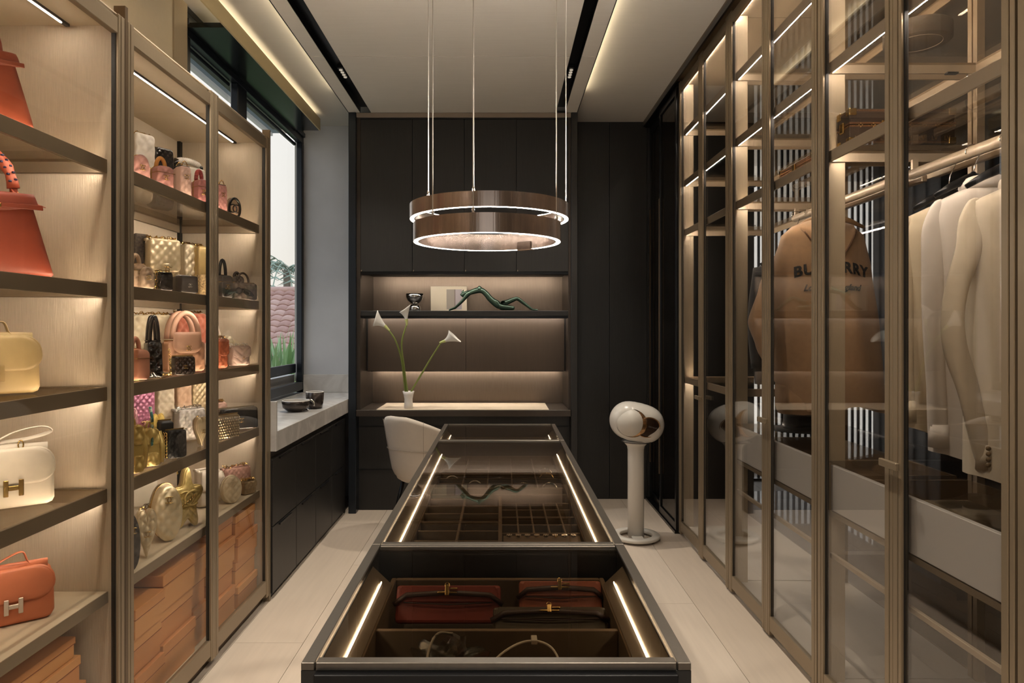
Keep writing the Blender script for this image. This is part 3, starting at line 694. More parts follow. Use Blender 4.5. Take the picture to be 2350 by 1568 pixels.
# ---------------------------------------------------------------- right-hand glass wardrobe
RX = 1.18; SWZ = (2.66, 2.325, 2.002)
FABP = mat('wardrobe_liner', 'b9a78c', .55, .1, ns=9, amt=.05, st=(45, 45, 2))
def wardrobe(y0, y1, label, drawer, lowshelf, rod, vis=True):
    c = empty('glass_wardrobe', (0, 0, 0), label=label, cat='wardrobe', group='bronze glass wardrobes on the right')
    for a in (y0, y1-.022):
        bx('front_upright', FABP, c, 1.195, 1.262, a, a+.022, .055, 2.955, bevel=.001)
        bx('back_upright', BRONZE_L, c, 1.745, 1.775, a, a+.022, .055, 2.955, bevel=.001)
    bx('top_panel', FABP, c, 1.195, 1.775, y0, y1, 2.956, 2.985)
    bx('base_panel', mat('wardrobe_base', 'cfc8bc', .5, ns=3, amt=.04), c, 1.195, 1.775, y0, y1, .0, .055)
    bx('back_pane', GLB, c, 1.777, 1.783, y0+.005, y1-.005, .06, 2.95)
    bx('top_led', LEDW, c, 1.216, 1.221, y0+.03, y1-.03, 2.9525, 2.9555)
    zs = list(SWZ)+([1.04] if lowshelf else [])
    for z in zs:
        s = MB().box(1.2, 1.208, y0+.023, y1-.023, z-.04, z).box(1.735, 1.743, y0+.023, y1-.023, z-.04, z)
        s.box(1.208, 1.735, y0+.023, y0+.031, z-.04, z).box(1.208, 1.735, y1-.031, y1-.023, z-.04, z)
        s = s.build('shelf', BRONZE_L, c, bevel=.001)
        bx('shelf_glass', GLS, s, 1.209, 1.734, y0+.032, y1-.032, z-.009, z-.002)
        if z > 2.1: bx('shelf_led', LEDW, s, 1.2088, 1.2110, y0+.04, y1-.04, z-.0395, z-.0365)
        else: bx('shelf_led', LEDW, s, 1.2085, 1.2105, y0+.04, y1-.04, z-.030, z-.024)
        MB().box(1.62, 1.66, y1-.05, y1-.031, z-.046, z-.040).build('shelf_clip', GASKET, s)
    if rod:
        MB().tube([(1.5, y0+.03, 1.915), (1.5, y1-.03, 1.915)], .0185, 16).build('hanging_rod', BRONZE_L, c, True)
        for a in (y0+.03, y1-.055):
            bx('rod_bracket', BRONZE_L, c, 1.49, 1.51, a, a+.012, 1.93, 1.965)
        bx('rod_light', BRONZE_L, c, 1.58, 1.60, y0+.03, y1-.03, 1.905, 1.93, bevel=.002)
    if drawer:
        GREY = mat('grey_drawer_front', 'c6c0b8', .45, .05)
        d = bx('drawer', GREY, c, 1.205, 1.222, y0+.03, y1-.03, .69, .855, bevel=.002)
        MB().box(1.23, 1.70, y0+.03, y0+.04, .69, .80).box(1.23, 1.70, y1-.04, y1-.03, .69, .80).box(1.70, 1.71, y0+.03, y1-.03, .69, .80).box(1.222, 1.70, y0+.04, y1-.04, .69, .70).build('drawer_box', mat('drawer_lining', 'a08767', .7), d)
        bx('drawer_glass', GLB, d, 1.203, 1.735, y0+.024, y1-.024, .862, .868)
        bx('drawer_rail', BRONZE, c, 1.205, 1.215, y0+.024, y1-.024, .668, .686)
        for z in (.515,):
            bx('rack_rail', BRONZE_L, c, 1.205, 1.218, y0+.024, y1-.024, z, z+.018, bevel=.002)
            bx('rack_glass', GLB, c, 1.22, 1.72, y0+.024, y1-.024, z+.004, z+.009)
    ym = (y0+y1)/2
    glass_door(c, RX, y0+.001, ym-.001, .012, 2.972, -1, GL, 1, .95)
    glass_door(c, RX, ym+.001, y1-.001, .012, 2.972, -1, GL, None)
    return c
wardrobe(3.522, 4.50, 'farthest bronze glass wardrobe, mostly empty shelves, beside the dark sliding doors', False, True, False)
wardrobe(2.533, 3.515, 'middle bronze glass wardrobe with the hanging camel cape', True, False, True)
wardrobe(1.556, 2.526, 'near bronze glass wardrobe with pale shirts and a grey drawer', True, False, True)
wardrobe(.57, 1.549, 'bronze glass wardrobe beside the camera, right edge of the photo', False, False, True)
struct(bx('trim_5', BRONZE_D, None, 1.128, 1.30, -2.6, 5.42, 2.987, 2.9995))
struct(bx('trim_6', BLACKM, None, 1.128, 1.14, -2.6, 5.42, 2.955, 2.9869))
ds = empty('sliding_doors', (0, 0, 0), label='dark tinted glass sliding doors with bronze edges beyond the wardrobes', cat='sliding door')
for a, b, x in ((4.505, 4.98, 1.165), (4.96, 5.425, 1.195)):
    d = MB().box(x-.012, x+.012, a, a+.03, .02, 2.95).box(x-.012, x+.012, b-.03, b, .02, 2.95).box(x-.012, x+.012, a+.03, b-.03, .02, .07).box(x-.012, x+.012, a+.03, b-.03, 2.90, 2.95).build('door', BLACKM, ds, bevel=.002)
    bx('door_pane', GLD, d, x-.003, x+.003, a+.028, b-.028, .065, 2.905)
    bx('door_pull', BRONZE_D, d, x-.02, x-.012, b-.028, b-.008, .3, 2.3, bevel=.002)
bx('floor_track', BLACKM, ds, 1.145, 1.215, 4.505, 5.425, 0.0005, .018)
bx('sliding_rail', BLACKM, ds, 1.145, 1.215, 4.505, 5.425, 2.951, 2.9865)

# ---------------------------------------------------------------- ring chandelier
ch = empty('ring_chandelier', (0, 0, 0), label='two-ring brushed bronze pendant light hanging on steel wires over the island', cat='chandelier')
RM = mat('brushed_copper_ring', 'a3938a', .2, .95, ns=9, amt=.12, st=(12, 12, .02), bump=.25)
def ring(cx, cyy, z, R, H, gap=None):
    n = 96
    m = MB(); prof = [(R, 0), (R, H), (R-.003, H), (R-.017, H-.001), (R-.019, 0)]
    m.lathe(prof+[prof[0]], n, (0, 0, 0), close=False)
    o = m.build('ring_band', RM, ch, True, bevel=0); o.location = (cx, cyy, z)
    em = o.modifiers.new('es', 'EDGE_SPLIT'); em.split_angle = .6
    a0, a1 = (0, 2*PI) if gap is None else (gap+.10, gap+2*PI-.10)
    k = 96; pts = [((R-.0105)*math.cos(a0+(a1-a0)*i/k), (R-.0105)*math.sin(a0+(a1-a0)*i/k), 0) for i in range(k+1)]
    l = MB()
    vs = []
    for p in pts:
        rr = Vector((p[0], p[1], 0)).normalized()
        for dr, dz in ((.0085, .002), (-.0040, .002), (-.0040, -.0004), (.0085, -.0004)): vs.append((p[0]+rr.x*dr, p[1]+rr.y*dr, p[2]+dz))
    fs = []
    for i in range(k):
        for q in range(4): fs.append((4*i+q, 4*i+(q+1) % 4, 4*i+4+(q+1) % 4, 4*i+4+q))
    l.add(vs, fs).build('ring_light', RING, o, True)
    if gap is None: MB().lathe([(R-.006, H-.001), (R-.006, H+.001), (R-.014, H+.001), (R-.014, H-.001)], n, close=False).build('ring_added_glow', RINGFILL, o, True)  # unseen glowing strip added on top of the upper ring to brighten the ceiling
    if gap is not None:
        g = MB().box(-.014, .011, -.028, .028, -.004, .025).build('ring_joint', RM, o, bevel=.003)
        g.location = ((R-.011)*math.cos(gap), (R-.011)*math.sin(gap), 0); g.rotation_euler.z = gap
D2, D1 = 2.10, 2.30
RL = (343/F*D2)/2*.985; RU = (369/F*D1)/2*.985
cl = ((1118-CX)/F*D2, D2, CH+(CY-557)/F*D2-.0); cu = ((1123-CX)/F*D1, D1, CH+(CY-506)/F*D1)
ring(cl[0], cl[1], cl[2], RL, .055, gap=.95)
ring(cu[0], cu[1], cu[2], RU, .047)
WIRE = mat('steel_wire', 'd5cdc2', .4, .2)
def wire(px, c, R, H, far):
    # solve y on circle for the px column
    best = None
    for i in range(720):
        a = 2*PI*i/720; x = c[0]+R*math.cos(a); y = c[1]+R*math.sin(a)
        if (math.sin(a) > 0) != far: continue
        e = abs(CX+F*x/y-px)
        if best is None or e < best[0]: best = (e, x, y)
    _, x, y = best
    w = MB().tube([(x, y, c[2]+H-.003), (x, y, 2.9395)], .0016, 5).build('wire', WIRE, ch, True)
    MB().lathe([(.004, 0), (.004, .012), (.002, .018)], 8, (x, y, c[2]+H)).build('wire_grip', SILVER, w, True)
wire(983, cu, RU-.008, .047, False); wire(1299, cu, RU-.008, .047, True); wire(1087.5, cu, RU-.008, .047, False)
wire(993, cl, RL-.008, .055, False); wire(1277, cl, RL-.008, .055, False); wire(1085.5, cl, RL-.008, .055, False)

# ---------------------------------------------------------------- speaker on its stand
sp = empty('speaker_stand', (.866, 4.39, 0), label='white column speaker stand with a ring foot by the dark doors', cat='speaker stand')
WH = mat('white_lacquer', 'd9d3ca', .3, coat=.4); WHM = mat('white_satin', 'cfc8bd', .45)
MB().lathe([(.110, .012), (.115, .014), (.148, .014), (.153, .020), (.153, .031), (.150, .035), (.106, .035), (.102, .031), (.102, .018)]+[(.110, .012)], 48, (0, 0, 0), False).build('foot_ring', WHM, sp, True)
MB().box(-.035, .035, -.105, .06, .016, .0345).build('foot_bridge', WHM, sp, bevel=.004)
MB().lathe([(.052, .02), (.052, .575), (.056, .60), (.075, .622), (.088, .628), (.088, .632), (.02, .632)], 40).build('column', WH, sp, True)
for a in (.4, 2.7, 3.9, 5.5):
    MB().lathe([(.008, 0), (.008, .0205)], 10, (.128*math.cos(a), .128*math.sin(a), 0)).build('foot_pad', CHROME, sp, True)
MB().tube([(.045, -.027, .05), (.045, -.027, .59)], .0012, 4).build('column_seam', mat('seam_grey', '9a948b', .6), sp)
sk = empty('wireless_speaker', (.866, 4.36, .757), label='glossy white rounded wireless speaker with copper trim on the column stand', cat='speaker')
# body: rounded stadium solid, long axis tipped down to the right
m = MB(); n = 40; mm = 24; tilt = math.radians(-14)
for j in range(mm+1):
    b = -PI/2+PI*j/mm
    for i in range(n):
        a = 2*PI*i/n
        x = .128*math.cos(b)*math.cos(a); z = .125*math.cos(b)*math.sin(a); y = .125*math.sin(b)
        x += .047*math.tanh(3.2*math.cos(a))*min(1, math.cos(b)*1.25)
        m.v.append((x*math.cos(tilt)-z*math.sin(tilt), y, x*math.sin(tilt)+z*math.cos(tilt)))
for j in range(mm):
    for i in range(n): m.f.append((j*n+i, j*n+(i+1) % n, (j+1)*n+(i+1) % n, (j+1)*n+i))
m.build('shell', WH, sk, True)
def on(x, z, dy=0):   # point on front of shell
    r = min(.99, math.hypot(x/.165, z/.125)); return -.125*math.sqrt(max(0, 1-r**2.6))+dy
def disc(cx, cz, rx, rz, bulge, name, mt, off):
    m = MB(); N = 36; R = 8
    m.v.append((cx, on(cx, cz)-bulge+off, cz))
    for k in range(1, R+1):
        t = k/R
        for i in range(N):
            a = 2*PI*i/N; x = cx+rx*t*math.cos(a); z = cz+rz*t*math.sin(a)
            m.v.append((x, on(x, z)-bulge*(1-t*t)+off, z))
    for i in range(N): m.f.append((0, 1+(i+1) % N, 1+i))
    for k in range(R-1):
        for i in range(N): m.f.append((1+k*N+i, 1+k*N+(i+1) % N, 1+(k+1)*N+(i+1) % N, 1+(k+1)*N+i))
    m.v += [(v[0], v[1]+.012, v[2]) for v in m.v]; h = len(m.v)//2
    m.f += [tuple(q+h for q in reversed(f)) for f in m.f[:]]
    for i in range(N):
        a = 1+(R-1)*N+i; b = 1+(R-1)*N+(i+1) % N; m.f.append((a, b, b+h, a+h))
    return m.build(name, mt, sk, True)
disc(.048, -.018, .077, .060, 0, 'grille_window', mat('dark_grille', '3a2a20', .35, .6, ns=90, amt=.3), -.003)
disc(-.048, .006, .090, .088, .010, 'driver_surround', mat('speaker_copper', 'c39b73', .2, 1.0), -.005)
disc(-.062, .010, .084, .087, .014, 'driver_rim', GASKET, -.006)
disc(-.062, .010, .0825, .0855, .018, 'driver_dome', WHM, -.007)
tr = [(.048+.079*math.cos(a), on(.048+.079*math.cos(a), -.018+.062*math.sin(a), -.004), -.018+.062*math.sin(a)) for a in [2*PI*q/40 for q in range(40)]]
MB().tube(tr, .0035, 6, closed=True).build('copper_trim', mat('speaker_copper', 'c39b73', .2, 1.0), sk, True)
MB().tube([(.09*math.cos(2*PI*q/40), .09*math.sin(2*PI*q/40), -.1235) for q in range(40)], .0025, 6, closed=True).build('base_joint', GASKET, sk, True)
vs, fs = text_mesh('DEVIALET', .012, .0003, space=1.3)
MB().add([(.078+v[0]*.9, on(.078+v[0]*.9, -.018)-.0055, -.022+v[1]-v[0]*.25) for v in vs], fs).build('lettering', mat('letter_silver', 'c9c2b8', .4), sk)

# ---------------------------------------------------------------- tub chair at the desk
chair = empty('tub_chair', (-.50, 4.44, 0), label='cream leather tub chair with rounded back and black legs at the desk', cat='chair')
CL = mat('cream_leather', 'c9bdae', .5, ns=40, amt=.02, bump=.05)
m = MB(); nf, nz = 44, 12; bd = math.radians(232)     # back direction
outer, inner = [], []
for i in range(nf+1):
    ph = -2.15+4.3*i/nf; k = abs(ph)/2.15
    top = .815-.20*(max(0, k-.12)/.88)**1.35
    for side in (0, 1):
        for j in range(nz+1):
            t = j/nz; z = .385+(top-.385)*t
            r = .185+.075*t**.8
            if j == 0: r *= .82
            if j == 1: r *= .96
            r -= .036*side
            if j == nz: z -= .010; r += -.010 if side == 0 else .010
            if side == 1 and j < 3: z = max(z, .43)
            a = bd+ph
            (outer if side == 0 else inner).append((r*math.cos(a)*1.02, r*math.sin(a)*.98, z))
m.v = outer+inner; N = len(outer); q = nz+1
for i in range(nf):
    for j in range(nz):
        a = i*q+j; m.f.append((a, a+q, a+q+1, a+1)); m.f.append((a+N, a+1+N, a+q+1+N, a+q+N))
    a = i*q+nz; m.f.append((a, a+q, a+q+N, a+N)); a = i*q; m.f.append((a, a+N, a+q+N, a+q))
for i in (0, nf):
    for j in range(nz):
        a = i*q+j; m.f.append((a, a+1, a+1+N, a+N) if i == 0 else (a, a+N, a+1+N, a+1))
m.build('backrest', CL, chair, True)
MB().lathe([(.02, .375), (.15, .378), (.175, .395), (.19, .43), (.185, .465), (.15, .482), (.02, .485)], 40).build('seat', CL, chair, True)
for z, rr in ((.575, .2335),):
    MB().tube([(rr*math.cos(bd+ph)*1.022, rr*math.sin(bd+ph)*.982, z+.02*math.cos(ph)) for ph in [-1.9+3.8*i/30 for i in range(31)]], .0016, 5).build('seam', mat('seam_tan', '9c8f80', .6), chair, True)
for ph in (-.55, .75):
    MB().tube([((.188+.074*t**.8)*math.cos(bd+ph)*1.022, (.188+.074*t**.8)*math.sin(bd+ph)*.982, .42+.36*t) for t in [k/8 for k in range(9)]], .0014, 5).build('seam', mat('seam_tan', '9c8f80', .6), chair, True)
for k in range(4):
    a = bd+PI/4+k*PI/2
    MB().tube([(.13*math.cos(a), .13*math.sin(a), .385), (.23*math.cos(a), .23*math.sin(a), 0)], [.013, .008], 8).build('leg', BLACKM, chair, True)
MB().tube([(.12*math.cos(a), .12*math.sin(a), .372) for a in [2*PI*i/24 for i in range(24)]], .009, 6, closed=True).build('seat_frame', BLACKM, chair, True)

# ---------------------------------------------------------------- things on the counter
def bowl(name, x, y, z, r, h, label, cat, ratio=.6):
    t = empty(name, (x, y, z), label=label, cat=cat)
    prof = [(r*ratio*.6, 0), (r*ratio, .004), (r*.93, h*.4), (r, h), (r-.004, h+.002), (r-.008, h), (r*.9, h*.42), (r*ratio*.9, .012), (.002, .010)]
    MB().lathe(prof, 40).build('vessel', mat('gunmetal_glaze', '4d4540', .22, .6, ns=10, amt=.1, st=(1, 1, 8)), t, True)
    MB().tube([((r-.004)*math.cos(a), (r-.004)*math.sin(a), h) for a in [2*PI*i/40 for i in range(40)]], .0042, 6, closed=True).build('pale_rim', mat('pale_glaze', 'd6d0c8', .3), t, True)
    MB().lathe([(.001, .011), (r*ratio*.85, .013), (r*.88, h*.45), (r-.0085, h-.002)], 40, close=False).build('glaze_lining', mat('pale_glaze', 'd6d0c8', .3), t, True)
bowl('shallow_bowl', -1.275, 4.24, .8405, .085, .066, 'shallow dark bowl with pale rim on the marble counter', 'bowl', .62)
bowl('round_cup', -1.20, 4.40, .8405, .058, .105, 'tall dark cup with pale rim beside the bowl', 'cup', .8)
cf = empty('metal_cuff', (-1.215, 4.31, .872), label='silver curved cuff leaning between bowl and cup', cat='cuff', rx=70)
MB().tube([(.034*math.cos(a), .034*math.sin(a), 0) for a in [-.2+5.0*i/24 for i in range(25)]], .007, 8, flat=.5).build('cuff_band', SILVER, cf, True)

# ---------------------------------------------------------------- niche objects
vz = 1.4875
v = empty('chrome_goblet', ((952-CX)/F*5.28, 5.28, vz), label='polished chrome goblet with a wide bowl on the niche shelf', cat='goblet')
MB().lathe([(.044, 0), (.047, .004), (.047, .028), (.040, .045), (.022, .054), (.016, .058)], 40).build('foot', CHROME, v, True)
MB().lathe([(.016, .058), (.03, .064), (.055, .085), (.068, .11), (.071, .137), (.068, .137), (.064, .112), (.05, .09), (.002, .075)], 40, close=False).build('bowl', CHROME, v, True)
bd_ = empty('art_panel', ((1029.5-CX)/F*5.44, 5.47, vz), label='cream art board with a grey and lilac rectangle leaning on the niche back', cat='picture', rx=4)
bx('board', mat('cream_board', 'ddd0b8', .6), bd_, -.145, .145, -.0, .012, 0, .207, bevel=.001)
bx('grey_block', mat('print_grey', 'a59b8f', .7), bd_, -.018, .104, -.0012, 0, .022, .182)
bx('lilac_block', mat('print_lilac', 'b3a9ac', .7), bd_, .052, .104, -.0018, -.0012, .022, .182)
bx('dark_bar', mat('print_dark', '857a74', .7), bd_, .045, .053, -.0022, -.0012, .022, .182)
# sculpture
sc = empty('reclining_sculpture', (0, 0, 0), label='green bronze abstract figure arching backwards on the niche shelf', cat='sculpture')
SD = 5.24
def sq(cx, cy, dy=0): return Wp(780+cx/3.734, 580+cy/3.734, SD)+Vector((0, dy, 0))
sj = [(sq(1225, 325), .013), (sq(1150, 335), .012), (sq(1185, 318), .016), (sq(1255, 355), .013), (sq(1295, 405), .015), (sq(1310, 455), .020),
      (sq(1105, 350, 0), .010), (sq(1045, 420, .02), .0065), (sq(985, 475, .02), .005), (sq(930, 493, .02), .0045),
      (sq(1095, 352, -.02), .010), (sq(1050, 415, -.03), .0065), (sq(990, 472, -.03), .005), (sq(940, 491, -.03), .0045),
      (sq(1400, 470, -.02), .013), (sq(1500, 478, -.02), .010), (sq(1420, 430, .02), .0125), (sq(1520, 388, .02), .010), (sq(1600, 450, .02), .0075), (sq(1650, 488, .02), .0055), (sq(1700, 492, .02), .004),
      (sq(1082, 345, -.005), .010), (sq(1050, 362, -.005), .0165), (sq(1040, 375, -.005), .013)]
ed = [(2, 0), (0, 3), (3, 4), (4, 5), (2, 1), (1, 6), (6, 7), (7, 8), (8, 9), (1, 10), (10, 11), (11, 12), (12, 13), (5, 14), (14, 15), (5, 16), (16, 17), (17, 18), (18, 19), (19, 20), (1, 21), (21, 22), (22, 23)]
me = bpy.data.meshes.new('figure'); me.from_pydata([p for p, r in sj], ed, []); me.update()
GRN = mat('verdigris_bronze', '3f5245', .28, .65, ns=12, amt=.2)
me.materials.append(GRN)
fo = bpy.data.objects.new('figure_body', me); COL.objects.link(fo); fo.parent = sc
sm = fo.modifiers.new('s', 'SKIN'); sm.use_smooth_shade = True; sv = me.skin_vertices[0].data
for i, (p, r) in enumerate(sj): rr = r*(1.0 if r > .0164 and i == 22 else 1.75); sv[i].radius = (rr, rr); 
sv[5].use_root = True
fo.modifiers.new('ss', 'SUBSURF').levels = 2; fo.modifiers['ss'].render_levels = 2
mb = MB()
for cx, cy_, dy in ((1195, 308, -.012), (1200, 308, .012)):
    p = sq(cx, cy_, dy); mb.lathe([(.001, .021), (.009, .016), (.0165, .002), (.016, -.008), (.004, -.016)], 14, tuple(p))
mb.build('chest', GRN, sc, True)
p = sq(1062, 330)
MB().tube([sq(1058, 352), sq(1052, 335), sq(1062, 318)], [.012, .009, .002], 10).build('hair_knot', GRN, sc, True)

# calla lilies
vs_ = empty('flared_vase', ((937.5-CX)/F*5.05, 5.05, .765), label='white ceramic flared vase on the desk', cat='vase')
MB().lathe([(.030, 0), (.033, .004), (.031, .04), (.030, .07), (.036, .10), (.044, .127), (.041, .127), (.033, .10), (.027, .07), (.027, .012), (.002, .010)], 32).build('vase_body', mat('white_ceramic', 'e0dad2', .35), vs_, True)
GREEN = mat('lily_stem', '7f8f45', .45, ns=6, amt=.12); SPA = mat('lily_spathe', 'e6e3dc', .5); SPT = mat('lily_throat', 'b9c07a', .5); SPX = mat('lily_spadix', 'd9b84a', .6)
LD = 5.13
def lq(cx, cy, dy=0): return Wp(780+cx/3.734, 580+cy/3.734, 5.05-.16*max(0, min(1, (1195-cy)/450))**1.3)
def lily(stem, tip, L, label, tilt=0, wide=.034):
    t = empty('calla_lily', tuple(stem[0]), label=label, cat='flower', group='calla lilies in the vase')
    o = stem[0]; P = [p-o for p in bez(stem, 24)]
    MB().tube(P, [.0075-.0025*i/len(P) for i in range(len(P))], 8).build('stem', GREEN, t, True)
    b = P[-1]; ax = (tip-stem[-1]); ln = ax.length; ax.normalize()
    u = ax.cross(Vector((0, 1, 0))).normalized(); w = ax.cross(u).normalized()
    m = MB(); n = 28; R = 10; V = []
    for side in (0, 1):
        for k in range(R+1):
            s = k/R
            for i in range(n):
                a = 2*PI*i/n; r = .006+wide*(s**1.7)*(1+.25*math.cos(a)+.10*math.sin(3*a)*s)-.0015*side
                ext = ln*s*(1+.0*s)+ln*.25*s*s*math.cos(a)*(-1)
                V.append(b+ax*ext+u*math.cos(a)*r+w*math.sin(a)*r+u*(.012*s*s*s*math.cos(a)))
    m.v = [tuple(q) for q in V]; N = (R+1)*n
    for k in range(R):
        for i in range(n):
            j = (i+1) % n; m.f.append((k*n+i, k*n+j, (k+1)*n+j, (k+1)*n+i)); m.f.append((N+k*n+i, N+(k+1)*n+i, N+(k+1)*n+j, N+k*n+j))
    for i in range(n):
        j = (i+1) % n; m.f.append((R*n+i, R*n+j, N+R*n+j, N+R*n+i))
    m.build('spathe', SPA, t, True)
    MB().tube([b-ax*.012, b, b+ax*ln*.30], [.0060, .0075, .012], 12, cap=False).build('throat', SPT, t, True)
    MB().tube([b+ax*.01, b+ax*ln*.65], [.003, .0025], 8).build('spadix', SPX, t, True)
lily([lq(575, 1240), lq(560, 1180), lq(530, 930), lq(480, 760), lq(415, 658)], lq(312, 555), 1, 'calla lily leaning far left over the desk')
lily([lq(590, 1240), lq(578, 1190), lq(545, 950), lq(530, 770), lq(573, 610)], lq(566, 478), 1, 'tallest calla lily standing nearly upright', wide=.024)
lily([lq(598, 1240), lq(612, 1190), lq(700, 1040), lq(790, 890), lq(868, 768)], lq(990, 725), 1, 'calla lily leaning right with a wide open white spathe', wide=.036)
# ---------------------------------------------------------------- handbags
def resample(pts, n):
    P = pts+[pts[0]]; L = [0]
    for a, b in zip(P, P[1:]): L.append(L[-1]+math.hypot(b[0]-a[0], b[1]-a[1]))
    out = []; k = 0
    for i in range(n):
        s = L[-1]*i/n
        while L[k+1] < s: k += 1
        t = (s-L[k])/max(1e-9, L[k+1]-L[k]); out.append((P[k][0]+(P[k+1][0]-P[k][0])*t, P[k][1]+(P[k+1][1]-P[k][1])*t))
    return out
def o_rect(w, h, r, top=1.0, z0=0, rt=None):
    rt = r if rt is None else rt; out = []
    for cx, cz, a0, rr in ((w/2-r, r, -90, r), (w/2*top-rt, h-rt, 0, rt), (-w/2*top+rt, h-rt, 90, rt), (-w/2+r, r, 180, r)):
        for q in range(7):
            a = math.radians(a0+15*q); out.append((cx+rr*math.cos(a), z0+cz+rr*math.sin(a)))
    return out
def o_round(w, h, z0=0): return [(w/2*math.cos(2*PI*q/60), z0+h/2+h/2*math.sin(2*PI*q/60)) for q in range(60)]
def o_star(w, h, sharp=.24):
    out = []
    for q in range(100):
        a = 2*PI*q/100+PI/2; f = (1+math.cos(5*(a-PI/2)))/2; r = (1-sharp)+sharp*(2*f**1.5)-sharp*.55
        out.append((w*.46*r*math.cos(a), h*.5+h*.47*r*math.sin(a)))
    mz = min(z for x, z in out); return [(x, z-mz) for x, z in out]
def o_heart(w, h):
    out = []
    for q in range(80):
        t = 2*PI*q/80; x = 16*math.sin(t)**3; z = 13*math.cos(t)-5*math.cos(2*t)-2*math.cos(3*t)-math.cos(4*t); out.append((-x*w/34, z*h/30))
    mz = min(z for x, z in out); return [(x, z-mz) for x, z in out]
def o_dome(w, h):
    out = [(w/2, 0), (w/2, h*.45)]
    for q in range(1, 16):
        a = PI*q/16; out.append((w/2*math.cos(a), h*.45+h*.55*math.sin(a)))
    return out+[(-w/2, h*.45), (-w/2, 0)]
def body(outline, d, quilt=None, n=72, R=16, p=5, amp=.005, off=0, back=True, chev=False):
    """puffed leather body: outline in x,z, thickness d along y, front at -y, diamond quilting raised as geometry"""
    if not quilt: n, R = min(n, 56), min(R, 9)
    else: quilt = max(.018, quilt*.8)
    O = resample(outline, n); cx = sum(q[0] for q in O)/n; cz = sum(q[1] for q in O)/n; m = MB()
    def prof(t): return d/2*(1-t**p)**(1/p)
    def disp(x, z, t):
        y = prof(t)
        if quilt:
            s = quilt
            if chev: u = (z+abs(((x/s/2) % 2)-1)*s*1.6)/s*.8; qv = abs(math.sin(PI*u))**.6
            else: qv = (abs(math.sin(PI*(x+z*.85)/s))*abs(math.sin(PI*(x-z*.85)/s)))**.6
            y += quilt*.23*(qv-.55)*(1-t**8)
        return y
    rowable = quilt and 'poly' not in (outline[0] if isinstance(outline[0], str) else '') and len(outline) not in (100, 80)
    if rowable:
        xs = [q[0] for q in outline]; zs_ = [q[1] for q in outline]; z0_, z1_ = min(zs_), max(zs_); w_ = max(xs)-min(xs)
        NX = int(min(52, max(16, w_/quilt*8))); NZ = int(min(56, max(16, (z1_-z0_)/quilt*8)))
        P_ = outline+[outline[0]]; bse = len(m.v)
        for j in range(NZ+1):
            v = math.sin((-1+2*j/NZ)*PI/2*.80)/math.sin(PI/2*.80); z = (z0_+z1_)/2+v*(z1_-z0_)/2; zq = min(z1_-1e-6, max(z0_+1e-6, z)); hit = []
            for (xa, za), (xb, zb) in zip(P_, P_[1:]):
                if (za-zq)*(zb-zq) <= 0 and za != zb: hit.append(xa+(xb-xa)*(zq-za)/(zb-za))
            xl, xr = min(hit), max(hit)
            for i in range(NX+1):
                u = math.sin((-1+2*i/NX)*PI/2*.80)/math.sin(PI/2*.80); t = min(1.0, (abs(u)**9+abs(v)**9)**(1/9)) if i not in (0, NX) and j not in (0, NZ) else 1.0
                x = (xl+xr)/2+u*(xr-xl)/2; m.v.append((x, -disp(x, z, t)+off, z))
        for j in range(NZ):
            for i in range(NX): a = bse+j*(NX+1)+i; m.f.append((a, a+1, a+NX+2, a+NX+1))
    for sg in ((1,) if rowable else (-1, 1)):
        RR = R if sg < 0 else 7
        ts = [1-(1-k/RR)**1.25 for k in range(1, RR+1)]
        qq = disp if sg < 0 else (lambda x, z, t: prof(t))
        m.v.append((cx, sg*qq(cx, cz, 0)+off, cz)); b = len(m.v)-1
        for t in ts:
            for x, z in O:
                X = cx+(x-cx)*t; Z = cz+(z-cz)*t; m.v.append((X, sg*qq(X, Z, t)+off, Z))
        for i in range(n):
            j = (i+1) % n; f = (b, b+1+i, b+1+j); m.f.append(f if sg < 0 else f[::-1])
            for k in range(len(ts)-1):
                f = (b+1+k*n+i, b+1+(k+1)*n+i, b+1+(k+1)*n+j, b+1+k*n+j); m.f.append(f if sg < 0 else f[::-1])
    return m
def shiftz(m, dz, dx=0, dy=0): m.v = [(x+dx, y+dy, z+dz) for x, y, z in m.v]; return m
def arc(w, h, n=14, y=0, z=0, x=0): return [(x+w/2*math.cos(PI-PI*q/n), y, z+h*math.sin(PI*q/n)) for q in range(n+1)]
def cc(parent, x, y, z, r, mt=GOLD):
    r *= .68
    m = MB()
    for sg in (-1, 1):
        pts = [(x+sg*r*.45+sg*r*math.cos(a), y-.0012*(sg+1), z+r*math.sin(a)) for a in [math.radians(48+264*q/14) for q in range(15)]]
        m.tube(pts, r*.15, 5)
    return m.build('clasp', mt, parent, True)
def chain(parent, path, mt=GOLD, r=.0035, step=None, name='chain'):
    P = [Vector(p) for p in path]; L = [0]
    for a, b in zip(P, P[1:]): L.append(L[-1]+(b-a).length)
    step = step or r*1.75; n = max(2, int(L[-1]/step)); m = MB(); k = 0
    for i in range(n):
        s = L[-1]*(i+.5)/n
        while L[k+1] < s: k += 1
        t = (s-L[k])/max(1e-9, L[k+1]-L[k]); c = P[k].lerp(P[k+1], t); dr = (P[k+1]-P[k]).normalized()
        u = dr.cross(Vector((.2, .3, 1))).normalized(); w = dr.cross(u)
        if i % 2: u, w = w, u
        m.tube([c+dr*r*1.25*math.cos(a)+u*r*.8*math.sin(a) for a in [2*PI*q/6 for q in range(6)]], r*.26, 4, closed=True)
    return m.build(name, mt, parent)
